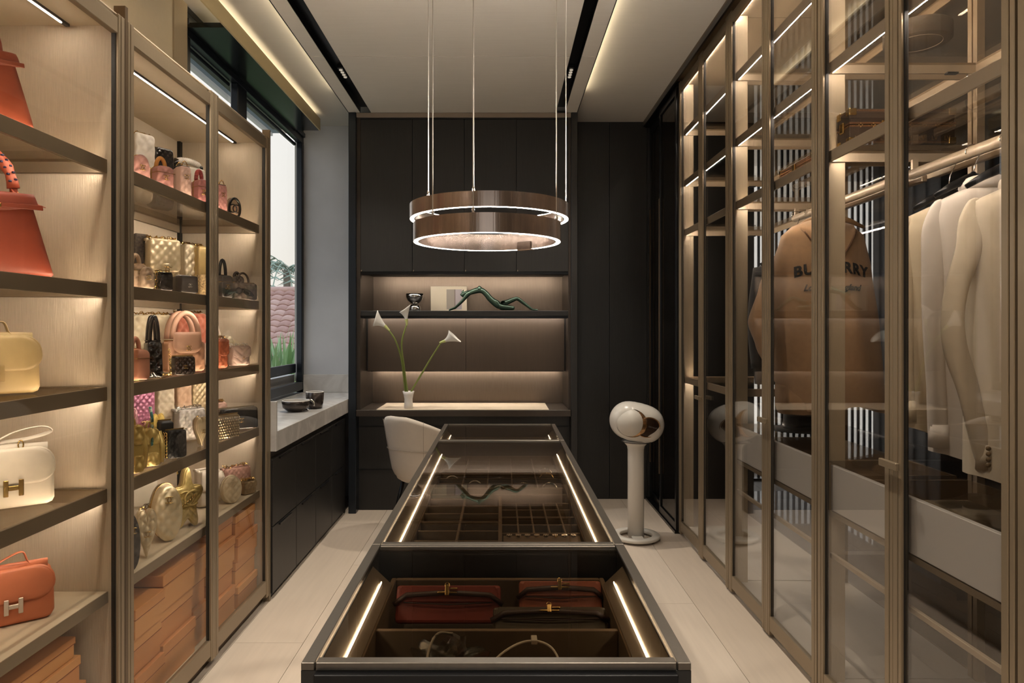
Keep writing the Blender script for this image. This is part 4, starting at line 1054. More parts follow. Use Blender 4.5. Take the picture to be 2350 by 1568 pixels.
def beads(parent, path, r, mt=PEARL, name='pearl_chain'):
    P = [Vector(p) for p in path]; m = MB(); acc = 0; last = None
    for a, b in zip(P, P[1:]):
        n = max(1, int((b-a).length/(r*1.9)))
        for i in range(n):
            c = a.lerp(b, i/n); m.lathe([(r*.4, -r*.92), (r, 0), (r*.4, r*.92)], 8, tuple(c))
    return m.build(name, mt, parent, True)
def lea(col, fin='soft'):
    k = 'leather_%s_%s' % (fin, col)
    if fin == 'shiny': return mat(k, col, .16, 0, ns=20, amt=.03, coat=.7)
    if fin == 'metal': return mat(k, col, .30, .28, ns=14, amt=.06)
    if fin == 'tweed': return mat(k, col, .9, 0, ns=120, amt=.7, bump=.6)
    if fin == 'fluffy': return mat(k, col, .95, 0, ns=60, amt=.18, bump=1.0, sheen=.6)
    return mat(k, col, .48, 0, ns=50, amt=.04, bump=.08)

BAGN = 0
def place(px0, px1, ytop, x, zs, yaw, kind, depth=.07, hw=None):
    pc = (px0+px1)/2; D = Dof(pc, x)
    if D > 3.29: D = 3.29; x = D*(CX-pc)/F
    th = math.radians(math.degrees(math.atan2(-x, D)))
    app = (px1-px0)*D/F
    rel = math.radians(yaw)-th
    w = max(.05, (app-abs(depth*math.sin(rel))*.85)/max(.35, math.cos(rel)))
    h = CH+(CY-ytop)*D/F-zs
    return (-abs(x), D, zs), w, h
def bag(kind, px0, px1, ytop, x, zs, yaw, col, label, fin='soft', q=.03, d=.07, logo=True, extra=(), mt=GOLD, name=None, cat='handbag', handle=None, lh=.0, w=None, h=None):
    loc, W_, H_ = place(px0, px1, ytop, x, zs, yaw, kind, d); W_ = w or W_; H_ = h or H_
    if w and px0 < 30: pass
    t = empty(name or {'flap': 'quilted_flap_bag', 'tote': 'tote_bag', 'vanity': 'vanity_bag', 'round': 'round_bag', 'star': 'star_bag', 'heart': 'heart_bag', 'pack': 'mini_backpack', 'box': 'box_clutch', 'dome': 'dome_bag'}.get(kind, kind), loc, yaw, label, cat, 'handbags in the glass cabinets')
    m = lea(col, fin); z0 = .001
    H = H_-lh
    global LAST; LAST = (W_, H)
    if kind == 'flap':
        shiftz(body(o_rect(W_, H, .010, .96), d, q, chev='chev' in extra), z0).build('bag_body', m, t, True)
        fh = H*.60; fo = o_rect(W_*.97, fh, .018, .97, H-fh+.004, .010)
        shiftz(body(fo, d*.30, q, off=-d/2+d*.02, back=False, n=72, R=14, chev='chev' in extra), z0).build('flap', m, t, True)
        MB().tube([(-W_*.47, -d*.2, H), (-W_*.47, d*.4, H), (W_*.47, d*.4, H), (W_*.47, -d*.2, H)], .006, 6).build('top_edge', m, t, True)
        if 'tab' in extra:
            body(o_rect(W_*.28, H*.26, .014, .9, H*.32), .012, None, off=-d*.5-d*.18, n=32, R=4).build('clasp_tab', m, t, True)
        if logo: cc(t, 0, -d*.5-d*.16-.011, H*.45, H*.085, mt)
        if 'nochain' not in extra:
            pts = [(W_*.42*math.cos(PI-PI*k/16), .01*math.sin(k*2), H+.004+.012*abs(math.sin(k*1.3))) for k in range(17)]
            (beads(t, pts, .004) if 'pearls' in extra else chain(t, pts, mt, .0055))
    elif kind == 'tote':
        shiftz(body(o_rect(W_, H, .008, .90), d, q, p=7), z0).build('bag_body', m, t, True)
        bx('opening', lea('2a2320'), t, -W_*.40, W_*.40, -d*.3, d*.3, H-.001, H+.003)
        hh = handle or .0
        for y in (-d*.30, d*.30):
            if hh: MB().tube(arc(W_*.5, hh, y=y, z=H-.012), .0065, 8).build('handle', m, t, True)
            else: chain(t, arc(W_*.5, lh or .03, y=y, z=H-.01), mt)
        if logo: cc(t, 0, -d/2-.004, H*.66, H*.09, mt)
    elif kind in ('vanity', 'dome'):
        o = o_dome(W_, H) if kind == 'dome' else o_rect(W_, H, .014, 1, 0, .02)
        shiftz(body(o, d, q, p=8), z0).build('bag_body', m, t, True)
        MB().tube([(px_, 0, pz_+z0) for px_, pz_ in resample([(a*1.004, b*1.004) for a, b in o], 40)], .0022, 5, closed=True).build('zip', mt, t, True)
        if kind == 'vanity': MB().box(-W_/2-.001, W_/2+.001, -d/2-.0035, d/2+.0035, H*.70, H*.715).build('lid_seam', mt, t)
        if logo: cc(t, 0, -d/2-.004, H*.5, H*.13, mt)
        hh = handle or 0
        if hh:
            hm = m if 'hcol' not in extra else lea('d9974a', 'soft')
            if 'coral' in extra: hm = lea('b5524e')
            m_ = MB().tube(arc(W_*.5, hh, z=H-.004), .0075, 8).build('handle', hm, t, True)
            if 'coral' in extra:
                w_ = MB(); A = arc(W_*.5, hh, 18, z=H-.004)
                for a in A[1:-1]: w_.lathe([(.007, -.003), (.0095, 0), (.007, .003)], 8, a)
                w_.build('handle_wrap', hm, m_, True)
        if 'chain' in extra: chain(t, arc(W_*.6, .035, z=H-.004), mt)
    elif kind == 'round':
        shiftz(body(o_round(W_, H), d, q, p=8), z0).build('bag_body', m, t, True)
        MB().tube([(a*1.005, 0, b+z0) for a, b in resample(o_round(W_, H), 40)], .003, 5, closed=True).build('edge', mt if 'gedge' in extra else m, t, True)
        if 'rim' in extra:
            MB().tube([(a*.93, -d/2-.001, H/2+(b-H/2)*.93+z0) for a, b in resample(o_round(W_, H), 40)], .0065, 6, closed=True).build('rim', lea('15130f', 'shiny'), t, True)
        if logo: cc(t, 0, -d/2-.003, H*(.5 if 'rim' in extra else .76), H*(.27 if 'rim' in extra else .08), mt)
    elif kind in ('star', 'heart'):
        o = o_star(W_, H) if kind == 'star' else o_heart(W_, H)
        shiftz(body(o, d, q, p=8, n=110, R=20), z0).build('bag_body', m, t, True)
        MB().tube([(a, -d*.3, b+z0) for a, b in resample(o, 60)], .0025, 5, closed=True).build('piping', m, t, True)
        if 'bigcc' in extra:
            cc(t, 0, -d/2-.004, H*.48, H*.17, m); beads(t, [(-W_*.22, -d/2-.008, H*.38), (W_*.02, -d/2-.01, H*.46), (W_*.22, -d/2-.008, H*.54)], .005, GOLD, 'studs')
        elif logo: cc(t, 0, -d/2-.004, H*.5, H*.08, mt)
        if 'chain' in extra: chain(t, [(-W_*.22, d*.2, H*.85), (-W_*.3, 0, H*.98), (-W_*.05, .01, H*1.0), (W_*.1, d*.3, H*.9)], mt)
    elif kind == 'pack':
        shiftz(body(o_rect(W_, H, .012, .82, 0, .022), d, None, p=4), z0).build('bag_body', m, t, True)
        body(o_rect(W_*.86, H*.42, .014, .86, H*.60, .02), d*.34, q, off=-d*.42, n=40, R=8).build('flap', m, t, True)
        body(o_rect(W_*.74, H*.36, .012, 1, H*.05), d*.34, q, off=-d*.42, n=40, R=8).build('pocket', m, t, True)
        MB().tube([(W_*.42, -d*.2, H*.9), (W_*.56, -d*.4, H*.5), (W_*.48, -d*.35, H*.12)], .005, 6, flat=2).build('strap', m, t, True)
        MB().tube(arc(W_*.3, .025, z=H-.004), .004, 6).build('handle', m, t, True)
        if 'scarf' in extra:
            s = MB().tube(bez([(0, -.01, H+.075), (.004, -.02, H+.03), (0, -.03, H-.02), (-.004, -.05, H-.055)], 12), .009, 6, flat=.5)
            s.build('silk_scarf', SCARF, t, True)
    elif kind == 'box':
        shiftz(body(o_rect(W_, H, .008, .97), d, q if q else None, p=12), z0).build('bag_body', m, t, True)
        MB().box(-W_*.48, W_*.48, -.0025, .0025, H*.99, H+.004).build('frame', mt, t)
        if logo: cc(t, 0, -d/2-.004, H*.45, H*.13, mt)
        if handle: MB().tube(arc(W_*.5, handle, z=H-.002), .005, 8).build('handle', m if 'mh' not in extra else mt, t, True)
        if 'chain' in extra:
            for y in (-d*.3, d*.1): chain(t, [(-W_/2-.005, y, H*.95), (-W_/2-.006, y, .006)], mt, .006)
            chain(t, [(-W_/2, 0, H+.004), (W_/2, 0, H+.004)], mt, .006)
        if 'studs' in extra:
            b = MB(); nx = int(W_/.012); nz = int(H/.012)
            for i in range(nx):
                for j in range(nz): b.lathe([(.0035, 0), (.005, .003), (.001, .0065)], 5, (0, 0, 0)); k = 15; b.v[-k:] = [(x_-W_*.46+i*.0118+(j % 2)*.005, -z_-d/2+.001, y_+H*.06+j*.0118) for x_, y_, z_ in b.v[-k:]]
            o = b.build('beading', mat('gold_bead', 'd8c19a', .25, .9), t); o['kind'] = 'stuff'
    return t
def scarf_mat():
    m = mat('silk_scarf_print', '6fa39a', .4); n = m.node_tree; b = n.nodes['Principled BSDF']
    t = n.nodes.new('ShaderNodeTexCoord'); v = n.nodes.new('ShaderNodeTexVoronoi'); v.inputs['Scale'].default_value = 90
    n.links.new(t.outputs['Object'], v.inputs['Vector']); r = n.nodes.new('ShaderNodeValToRGB'); r.color_ramp.interpolation = 'CONSTANT'
    for i, (p, c) in enumerate(((0, '3f7f86'), (.3, 'd9c55a'), (.55, '2c4a3a'), (.75, 'c9d8c8'))):
        e = r.color_ramp.elements[0] if i == 0 else (r.color_ramp.elements[1] if i == 1 else r.color_ramp.elements.new(p)); e.position = p; e.color = lin(c)+(1,)
    sp_ = n.nodes.new('ShaderNodeSeparateXYZ'); n.links.new(v.outputs['Color'], sp_.inputs[0]); n.links.new(sp_.outputs[0], r.inputs[0])
    n.links.new(r.outputs[0], b.inputs['Base Color']); return m
SCARF = scarf_mat()
z1, z2, z3, z4 = SHZ; z5 = .557
Z = dict(a=z1, b=z2, c=z3, d=z4, e=z5)
Y = 52
# shelf 1
bag('flap', 290, 350, 313, -1.47, z1, 60, 'd9d0c2', 'white quilted flap bag with black and gold chain, back left of the top shelf', q=.05, extra=('nochain2',))
bag('box', 340, 396, 342, -1.47, z1, 60, '211c1a', 'shiny black quilted box bag behind the pink bags on the top shelf', fin='shiny', q=.03, logo=False)
t = bag('flap', 392, 468, 388, -1.45, z1, 62, 'd8d0c2', 'white bag with a fat pearl handle at the back of the top shelf', q=None, logo=False, extra=('nochain',))
W_, H_ = LAST
beads(t, [(W_*.40*u, -.01, H_+.034-.010*u*u) for u in [-1+q/6 for q in range(13)]], .0145, name='pearl_handle')
MB().tube([(-W_*.46, -.01, H_-.03), (-W_*.48, -.01, H_+.01), (-W_*.44, -.012, H_+.030)], [.006, .016, .012], 8).build('black_knot', lea('14110f', 'shiny'), t, True)
MB().tube([(W_*.44, -.01, H_+.024), (W_*.5, -.01, H_+.005)], [.008, .005], 8).build('black_knot', lea('14110f', 'shiny'), t, True)
bag('dome', 292, 342, 357, -1.27, z1, Y, 'cf9a91', 'dusty pink domed quilted bag with small gold badge, left end of the top shelf', q=.035, d=.06)
bag('vanity', 341, 396, 384, -1.27, z1, Y, 'b9837a', 'dusty pink vanity bag with amber chain handle on the top shelf', q=.035, d=.08, handle=.038, extra=('hcol', 'chain'))
bag('tote', 397, 438, 384, -1.27, z1, Y, 'd0aea0', 'pale pink quilted tote with chain straps on the top shelf', q=.03, d=.07)
bag('vanity', 437, 476, 414, -1.27, z1, Y, 'bd7a75', 'rose pink vanity bag with coral wrapped handle on the top shelf', q=.035, d=.08, handle=.045, extra=('coral',))
bag('tote', 488, 519, 426, -1.27, z1, Y, 'c48c85', 'pink quilted tote with chains right of the door post on the top shelf', q=.025, d=.06)
bag('round', 514, 549, 456, -1.27, z1, Y, 'a3876c', 'round tan bag with black rim and large black emblem on the top shelf', q=None, d=.05, extra=('rim',), mt=lea('15130f', 'shiny'))
# shelf 2
bag('flap', 288, 340, 541, -1.47, z2, 58, '4a4036', 'black and beige tweed flap bag at the back left of the second shelf', fin='tweed', q=None, extra=('nochain',))
bag('flap', 330, 410, 553, -1.38, z2, 50, 'dcc9a3', 'large pale gold quilted flap bag on the second shelf', fin='metal', q=.042, extra=('tab',))
bag('flap', 404, 444, 564, -1.50, z2, 60, 'd4c5a5', 'shiny champagne quilted flap bag behind the black box bag', fin='metal', q=.045, logo=False)
bag('flap', 436, 470, 568, -1.45, z2, 60, 'cdb075', 'crinkled gold flap bag by the door post on the second shelf', fin='metal', q=None, logo=False)
bag('vanity', 291, 331, 606, -1.27, z2, Y, 'bfa58b', 'nude striped bag with gold ring handle at the front left of the second shelf', q=.03, d=.08, handle=.035)
bag('dome', 318, 346, 613, -1.235, z2, Y, 'b49c84', 'small taupe quilted pouch bag at the front left of the second shelf', q=.035, d=.05)
bag('box', 350, 394, 625, -1.25, z2, Y, '1c1714', 'black bag with gold chain edging on the second shelf', fin='shiny', q=.05, d=.07, logo=False, extra=('chain',))
bag('box', 396, 452, 634, -1.25, z2, Y, '2b241f', 'plain black boxy bag with a small emblem on the second shelf', q=None, d=.08, mt=SILVER)
bag('flap', 447, 474, 634, -1.33, z2, Y, 'b99f72', 'beige woven straw bag behind the door post on the second shelf', fin='tweed', q=None, logo=False, extra=('nochain',))
bag('vanity', 488, 533, 632, -1.30, z2, Y, '25201c', 'black top handle bag right of the door post on the second shelf', q=None, d=.09, handle=.075)
bag('vanity', 530, 556, 634, -1.34, z2, Y, '3c322a', 'small dark beaded vanity bag on the second shelf', fin='tweed', q=.02, d=.06, handle=.02)
bag('box', 535, 579, 650, -1.27, z2, Y, '4b4036', 'small dark olive box bag with ring handle at the right end of the second shelf', q=.04, d=.06, handle=.05, logo=False)
t = empty('velvet_bow_bag', (-1.222, Dof(548, 1.222), z2+.001), 58, 'black velvet bow shaped bag drooping at the right end of the second shelf', 'handbag', 'handbags in the glass cabinets')
VEL = mat('black_velvet', '0b0a09', .9)
MB().tube(bez([(-.075, 0, .012), (-.05, 0, .03), (-.012, 0, .045), (0, 0, .036), (.02, 0, .046), (.055, 0, .030), (.078, 0, .020)], 30), [.006+.010*abs(math.sin(i*.32)) for i in range(31)], 10, flat=.8).build('bow', VEL, t, True)
MB().lathe([(.004, -.015), (.017, -.006), (.018, .006), (.004, .016)], 12, (0, 0, .04)).build('knot', VEL, t, True)
cc(t, .045, -.018, .028, .008, SILVER)
# shelf 3
bag('flap', 287, 395, 726, -1.44, z3, 50, 'cdbd9c', 'large cream quilted flap bag across the back of the middle shelf', q=.045, extra=('tab',), d=.08)
bag('flap', 392, 470, 722, -1.46, z3, 54, 'b9694f', 'fluffy coral quilted flap bag at the back of the middle shelf', fin='fluffy', q=.05)
bag('vanity', 289, 332, 801, -1.245, z3, 60, 'c98a6e', 'plain peach side-on bag at the left end of the middle shelf', q=None, d=.10, handle=.04, logo=False)
t = bag('tote', 329, 372, 783, -1.245, z3, 35, '1d1915', 'glossy black patent tote standing side on with tall handles', fin='shiny', q=.05, d=.11, handle=.10, logo=False)
t = bag('box', 372, 467, 783, -1.30, z3, 46, 'cb9b7b', 'large peach top handle bag with rounded flap and thick round handles', q=.05, d=.085, logo=False)
o_ = None
for y in (-.03, .03):
    MB().tube(arc(.105, .105, 16, y=y, z=.135), .0105, 10).build('handle', lea('d3a588'), t, True)
body(o_rect(.115, .085, .035, .95, .078, .008), .016, None, off=-.050, n=40, R=5).build('flap', lea('d3a588'), t, True)
cc(t, 0, -.062, .098, .013)
t = bag('box', 390, 446, 818, -1.215, z3, 50, '3b2a20', 'tiny dark bronze chain bag in front of the peach bag', fin='shiny', q=.018, d=.05, mt=GOLD)
chain(t, [(-.085, -.01, .004), (-.06, -.02, .006), (-.045, -.005, .004), (-.04, .02, .10)], GOLD, .005)
t = bag('box', 456, 506, 770, -1.40, z3, 52, 'd6bfa6', 'cream bag with pale round handles behind the door post on the middle shelf', q=.04, d=.07, logo=False)
for y in (-.02, .03): MB().tube(arc(.085, .085, 14, y=y, z=.118), .007, 8).build('handle', lea('d9c9b2'), t, True)
bag('flap', 488, 519, 780, -1.25, z3, Y, 'b8633f', 'coral orange framed quilted bag right of the door post on the middle shelf', q=.03, d=.07, logo=False)
bag('round', 505, 536, 771, -1.35, z3, Y, 'd3c3a2', 'cream round bag at the back of the middle shelf', q=.04, d=.06, logo=False)
bag('flap', 520, 573, 796, -1.25, z3, Y, 'b89d90', 'pale pink flap bag with pearl chain at the right end of the middle shelf', q=.03, d=.06, extra=('chev', 'pearls'))
# shelf 4
bag('flap', 287, 350, 893, -1.42, z4, 52, '9a5c74', 'metallic magenta quilted flap bag at the back left of the fourth shelf', fin='metal', q=.028)
bag('star', 289, 327, 931, -1.30, z4, 48, 'b98488', 'pink star shaped quilted bag on the fourth shelf', q=.025, d=.04)
bag('flap', 345, 396, 882, -1.47, z4, 54, 'bfaf94', 'beige grey quilted flap bag at the back of the fourth shelf', q=.04, logo=False)
bag('flap', 390, 436, 880, -1.50, z4, 54, 'c9a585', 'peach beige quilted flap bag at the back of the fourth shelf', q=.05, logo=False)
bag('flap', 431, 475, 873, -1.50, z4, 54, 'c6b189', 'shiny gold puffed quilted bag behind the door post on the fourth shelf', fin='metal', q=.032, logo=False)
bag('pack', 289, 319, 975, -1.225, z4, 60, 'c9ab63', 'antique gold mini backpack at the left end of the fourth shelf', fin='metal', q=.05, d=.07, logo=False)
bag('pack', 316, 368, 982, -1.235, z4, 44, 'd3b870', 'gold mini backpack with a bright printed silk scarf on the fourth shelf', fin='metal', q=.05, d=.07, logo=False, extra=('scarf',))
t = bag('heart', 349, 371, 946, -1.30, z4, 48, 'd0b35e', 'yellow gold bow shaped bag behind the scarf backpack', q=None, d=.04, logo=False)
t = bag('box', 362, 391, 965, -1.27, z4, 48, '191715', 'black box clutch with white lettering on the fourth shelf', q=None, d=.06, logo=False)
vs, fs = text_mesh('CHANEL', .021, .0006, space=1.05)
MB().add([(v[0], -.0325-v[2], .065+v[1]) for v in vs], fs).build('lettering', mat('letter_white', 'e5e0d6', .4), t)
bag('flap', 396, 468, 940, -1.36, z4, 50, 'b9b3ab', 'silver quilted flap bag with silver chain on the fourth shelf', fin='metal', q=.032, mt=SILVER)
t = bag('box', 375, 426, 986, -1.225, z4, 50, '14110f', 'black quilted box clutch with rows of gold rings on its side', fin='soft', q=.012, d=.05, logo=False, extra=())
hb = .098
m_ = MB()
for cxx in (-.012, .012):
    for k in range(8): m_.tube([(-.034-.003, cxx+.009*math.cos(a), .012+k*.0115+.007*math.sin(a)) for a in [2*PI*q/8 for q in range(8)]], .002, 5, closed=True)
m_.build('ring_rows', GOLD, t, True)
bag('heart', 446, 472, 955, -1.25, z4, 50, 'cbb893', 'cream gold heart bag by the door post on the fourth shelf', fin='metal', q=None, d=.05, extra=('chain',))
bag('flap', 487, 514, 925, -1.36, z4, Y, 'c49c8b', 'pale pink quilted bag right of the door post on the fourth shelf', q=.035, logo=False)
bag('box', 512, 575, 935, -1.36, z4, Y, '2c2a29', 'black patent box bag with gold frame at the right end of the fourth shelf', fin='shiny', q=None, d=.08, mt=GOLD, extra=())
bag('box', 489, 549, 952, -1.22, z4, 60, '8f7a5c', 'gold beaded clutch in front of the black patent box bag', q=None, d=.035, logo=False, extra=('studs',))
# bottom shelf
bag('round', 286, 313, 1183, -1.225, z5, 40, '2a2624', 'dark quilted round bag at the far left of the bottom shelf', q=.03, d=.07, mt=GOLD)
bag('heart', 309, 358, 1165, -1.24, z5, 40, 'dcc9a3', 'cream gold quilted heart bag on the bottom shelf', fin='metal', q=.04, d=.06, extra=('chain',))
t = bag('round', 343, 416, 1110, -1.27, z5, 38, 'dccaa4', 'large cream gold puffed rounded bag with ribbed seams on the bottom shelf', fin='metal', q=.05, d=.12, logo=True, extra=('gedge',))
chain(t, [(-.05, .0, .14), (-.068, 0, .10), (-.07, 0, .05)], GOLD, .006)
bag('star', 388, 464, 1066, -1.27, z5, 44, 'd6bd78', 'gold star shaped quilted bag with a large raised emblem', fin='metal', q=.028, d=.07, extra=('bigcc', 'chain'))
bag('flap', 287, 358, 1100, -1.47, z5, 48, 'c2b7a2', 'pale grey flap bag with dark emblem at the back of the bottom shelf', q=None, mt=BRONZE_D, extra=('nochain',), d=.08)
bag('flap', 446, 485, 1080, -1.33, z5, 52, 'd3c7b4', 'white flap bag by the door post on the bottom shelf', q=None, logo=False, extra=('nochain',))
bag('round', 487, 511, 1078, -1.31, z5, 52, 'd6cbb8', 'white tall rounded bag right of the door post on the bottom shelf', q=.05, logo=False, extra=())
bag('round', 504, 554, 1092, -1.235, z5, 46, 'd2c0a0', 'round cream bag with square quilting on the bottom shelf', q=.035, d=.05, mt=lea('d2c0a0'))
bag('flap', 519, 561, 1074, -1.36, z5, Y, 'c69686', 'tiny pink flap bag with gold chain at the back of the bottom shelf', q=.03, d=.05)
bag('flap', 553, 584, 1105, -1.25, z5, Y, '9f8867', 'tiny antique gold flap bag at the right end of the bottom shelf', fin='metal', q=.03, d=.05)

# large plain bags in the nearest cabinet
def hclasp(t, x, y, z, s, mt):
    h = MB().box(x-s*.52, x-s*.26, y-.006, y, z-s*.5, z+s*.5).box(x+s*.26, x+s*.52, y-.006, y, z-s*.5, z+s*.5).box(x-s*.27, x+s*.27, y-.0055, y, z-s*.14, z+s*.14)
    h.build('clasp', mt, t, bevel=.001)
def satchel(pxr, D, zs, yaw, w, h, d, col, label, mt, strap, x):
    t = empty('leather_satchel', (x, D, zs+.001), yaw, label, 'handbag', 'handbags in the glass cabinets')
    m = lea(col)
    body(o_rect(w, h*.96, .016, .98, 0, .04), d, None, p=7).build('bag_body', m, t, True)
    body(o_rect(w*1.0, h*.62, .040, .99, h*.40, .045), d*.34, None, off=-d*.44, n=56, R=9, p=6).build('flap', m, t, True)
    MB().tube([(a, -d*.44-d*.10, b) for a, b in resample(o_rect(w*.955, h*.585, .038, .99, h*.415, .04), 48)], .0011, 4, closed=True).build('stitching', mat('stitch_'+col, col, .8), t, True)
    MB().tube([(-w*.42, -d*.05, h*.985), (0, -d*.05, h*1.0), (w*.42, -d*.05, h*.985)], .006, 8, flat=2).build('top_band', m, t, True)
    body(o_rect(w*.99, h*.94, .016, .98, .004, .03), d*.5, None, off=d*.42, n=48, R=5).build('gusset', m, t, True)
    hclasp(t, w*.03, -d*.5-d*.12-.002, h*.37, h*.27, mt)
    if strap == 'long':
        MB().tube(bez([(-w*.46, -d*.1, h*.97), (-w*.2, -d*.35, h*1.12), (w*.05, -d*.1, h*1.27), (w*.35, 0, h*1.33), (w*.46, 0, h*1.24), (w*.2, 0, h*1.14), (-w*.1, .01, h*1.10), (-w*.5, 0, h*1.02)], 40), .010, 8, flat=.22).build('strap', m, t, True)
        MB().tube([(w*.12+.006*math.cos(a), -.01, h*1.05+.012*math.sin(a)) for a in [2*PI*q/12 for q in range(12)]], .002, 5, closed=True).build('ring', mt, t, True)
    else:
        MB().tube(bez([(-w*.5, -d*.1, h*.95), (-w*.25, -d*.2, h*1.05), (0, -d*.05, h*1.20), (w*.14, 0, h*1.24), (w*.19, 0, h*1.08), (w*.22, 0, h*1.0)], 30), .009, 8, flat=.25).build('strap', m, t, True)
        MB().tube(bez([(-w*.5, .01, h*.98), (-w*.1, 0, h*1.05), (w*.3, .0, h*1.02)], 14), .008, 8, flat=.3).build('strap_loop', m, t, True)
    return t
def satchel_at(px0, px1, ybase, ytop, zs, yaw, D, **k):
    pass
D_ = 1.80
def sx_(px, D): return (px-CX)/F*D
satchel(0, 1.84, z5, 40, .205, .150, .060, 'c4714c', 'coral orange leather satchel with pale H clasp on the bottom shelf of the nearest cabinet', mat('pale_clasp', 'd9c9b8', .35, .5), 'short', sx_(62, 1.88)-.02)
satchel(0, 1.84, z4, 40, .205, .160, .060, 'd8cbb5', 'cream white leather satchel with gold H clasp and looped strap', GOLD, 'long', sx_(62, 1.88)-.02)
satchel(0, 1.80, z3, 46, .235, .155, .070, 'b09768', 'khaki yellow leather satchel with matching H clasp on the middle shelf', mat('khaki_clasp', 'b09768', .4, .5), 'short', sx_(22, 1.84)-.03)
def kelly(D, x, zs, yaw, w, h, d, col, label, scarf):
    t = empty('trapeze_handbag', (x, D, zs+.001), yaw, label, 'handbag', 'handbags in the glass cabinets')
    m = lea(col)
    body(o_rect(w, h, .010, .66, 0, .012), d, None, p=7).build('bag_body', m, t, True)
    body([(-w*.335, h*.995), (-w*.375, h*.83), (-w*.13, h*.76), (w*.13, h*.76), (w*.375, h*.83), (w*.335, h*.995)], d*.3, None, off=-d*.42, n=48, R=6).build('flap', m, t, True)
    for s in (-1, 1):
        MB().prism([(0, h*.80), (s*w*.39, h*.80), (s*w*.385, h*.86), (0, h*.85)] if s > 0 else [(0, h*.85), (s*w*.385, h*.86), (s*w*.39, h*.80), (0, h*.80)], -d*.66, -d*.62).build('closing_strap', m, t, bevel=.001)
    MB().box(-.03, .03, -d*.66-.006, -d*.66, h*.79, h*.84).box(-.006, .006, -d*.66-.012, -d*.66-.006, h*.76, h*.87).tube([(.0+.007*math.cos(a), -d*.66-.012, h*.88+.007*math.sin(a)) for a in [2*PI*q/10 for q in range(10)]], .002, 5, closed=True).build('clasp', GOLD, t, bevel=.001)
    A = arc(w*.42, h*.52, 18, z=h*.98)
    hd = MB().tube(A, .0095, 10).build('handle', m, t, True)
    for s in (-1, 1):
        MB().tube([(s*w*.21+.009*math.cos(a), -.002, h*1.0+.009*math.sin(a)) for a in [2*PI*q/12 for q in range(12)]], .0022, 5, closed=True).build('handle_ring', GOLD, t, True)
    if scarf:
        sm_ = mat('coral_scarf', 'b2573a', .5); r = MB()
        r.tube(A[1:-1], [.0135+.0022*math.sin(i*2.1) for i in range(len(A)-2)], 10).build('scarf_wrap', sm_, hd, True)
        MB().tube(bez([A[-2], (w*.24, -.012, h*.96), (w*.33, -.02, h*.90), (w*.43, -.02, h*.865)], 12), [.010, .011, .010, .012, .014, .016, .018, .019, .016, .012, .006, .003, .002][:13], 8, flat=.25).build('scarf_tail', sm_, hd, True)
        d_ = MB()
        for i in range(1, len(A)-2, 1):
            for s in (-1, 1): d_.lathe([(.0035, -.0025), (.0045, 0), (.0035, .0025)], 6, (A[i][0]+s*.006, -.012, A[i][2]+.003*s))
        d_.build('scarf_dots', mat('navy_dots', '2a2440', .6), hd, True)
    return t
kelly(1.80, sx_(-38, 1.80), z2, 44, .315, .225, .09, '8f4029', 'rust orange trapeze handbag with a dotted coral scarf around its handle', True)
kelly(1.70, sx_(-65, 1.70), z1, 44, .26, .185, .08, 'a04e33', 'orange trapeze handbag on the top shelf of the nearest cabinet', False)

# ---------------------------------------------------------------- clothes in the wardrobes
def rows_at(rows, z):
    for a, b in zip(rows, rows[1:]):
        if a[0] >= z >= b[0]:
            t = (a[0]-z)/max(1e-9, a[0]-b[0]); t = t*t*(3-2*t)*.5+t*.5
            return [p+(q-p)*t for p, q in zip(a, b)]
    return list(rows[-1] if z < rows[-1][0] else rows[0])
def cloth(rows, ph=0, amp=.012, k=7, n=72, M=40, hem=None):
    """closed cloth shell: rows of (z, x_left, x_right, half_thickness)"""
    m = MB(); zt, zb = rows[0][0], rows[-1][0]
    def P(z, a, v):
        _, xl, xr, th = rows_at(rows, z); xc = (xl+xr)/2; hw = (xr-xl)/2; c = math.cos(a); s = math.sin(a)
        x = xc+hw*math.copysign(abs(c)**.8, c); f = math.sin(k*(x-xc)/max(.06, hw)*1.3+ph+1.7*math.sin(3*v+ph))+.5*math.sin(2.3*k*(x-xc)/max(.06, hw)+ph*2)
        y = th*math.copysign(abs(s)**.7, s)+amp*f*min(1, v*1.6)*(1-abs(c)**3)
        zz = z+(hem((x-xc)/hw) if hem else 0)*v**3
        return (x, y, zz)
    for j in range(M+1):
        v = j/M; z = zt+(zb-zt)*v
        for i in range(n): m.v.append(P(z, -2*PI*i/n, v))
    for j in range(M):
        for i in range(n): a = j*n+i; b = j*n+(i+1) % n; m.f.append((a, a+n, b+n, b))
    m.f.append(tuple(range(n))); 
    def front(x, z):
        v = (zt-z)/(zt-zb); _, xl, xr, th = rows_at(rows, z); xc = (xl+xr)/2; hw = (xr-xl)/2; c = max(-.98, min(.98, (x-xc)/hw)); c0 = math.copysign(abs(c)**1.25, c)
        s = math.sqrt(1-c0*c0); f = math.sin(k*(x-xc)/max(.06, hw)*1.3+ph+1.7*math.sin(3*v+ph))+.5*math.sin(2.3*k*(x-xc)/max(.06, hw)+ph*2)
        return -th*s**.7+amp*f*min(1, v*1.6)*(1-abs(c0)**3)
    return m, front
HOOKM = mat('hook_wire', 'b8b0a4', .25, .9)
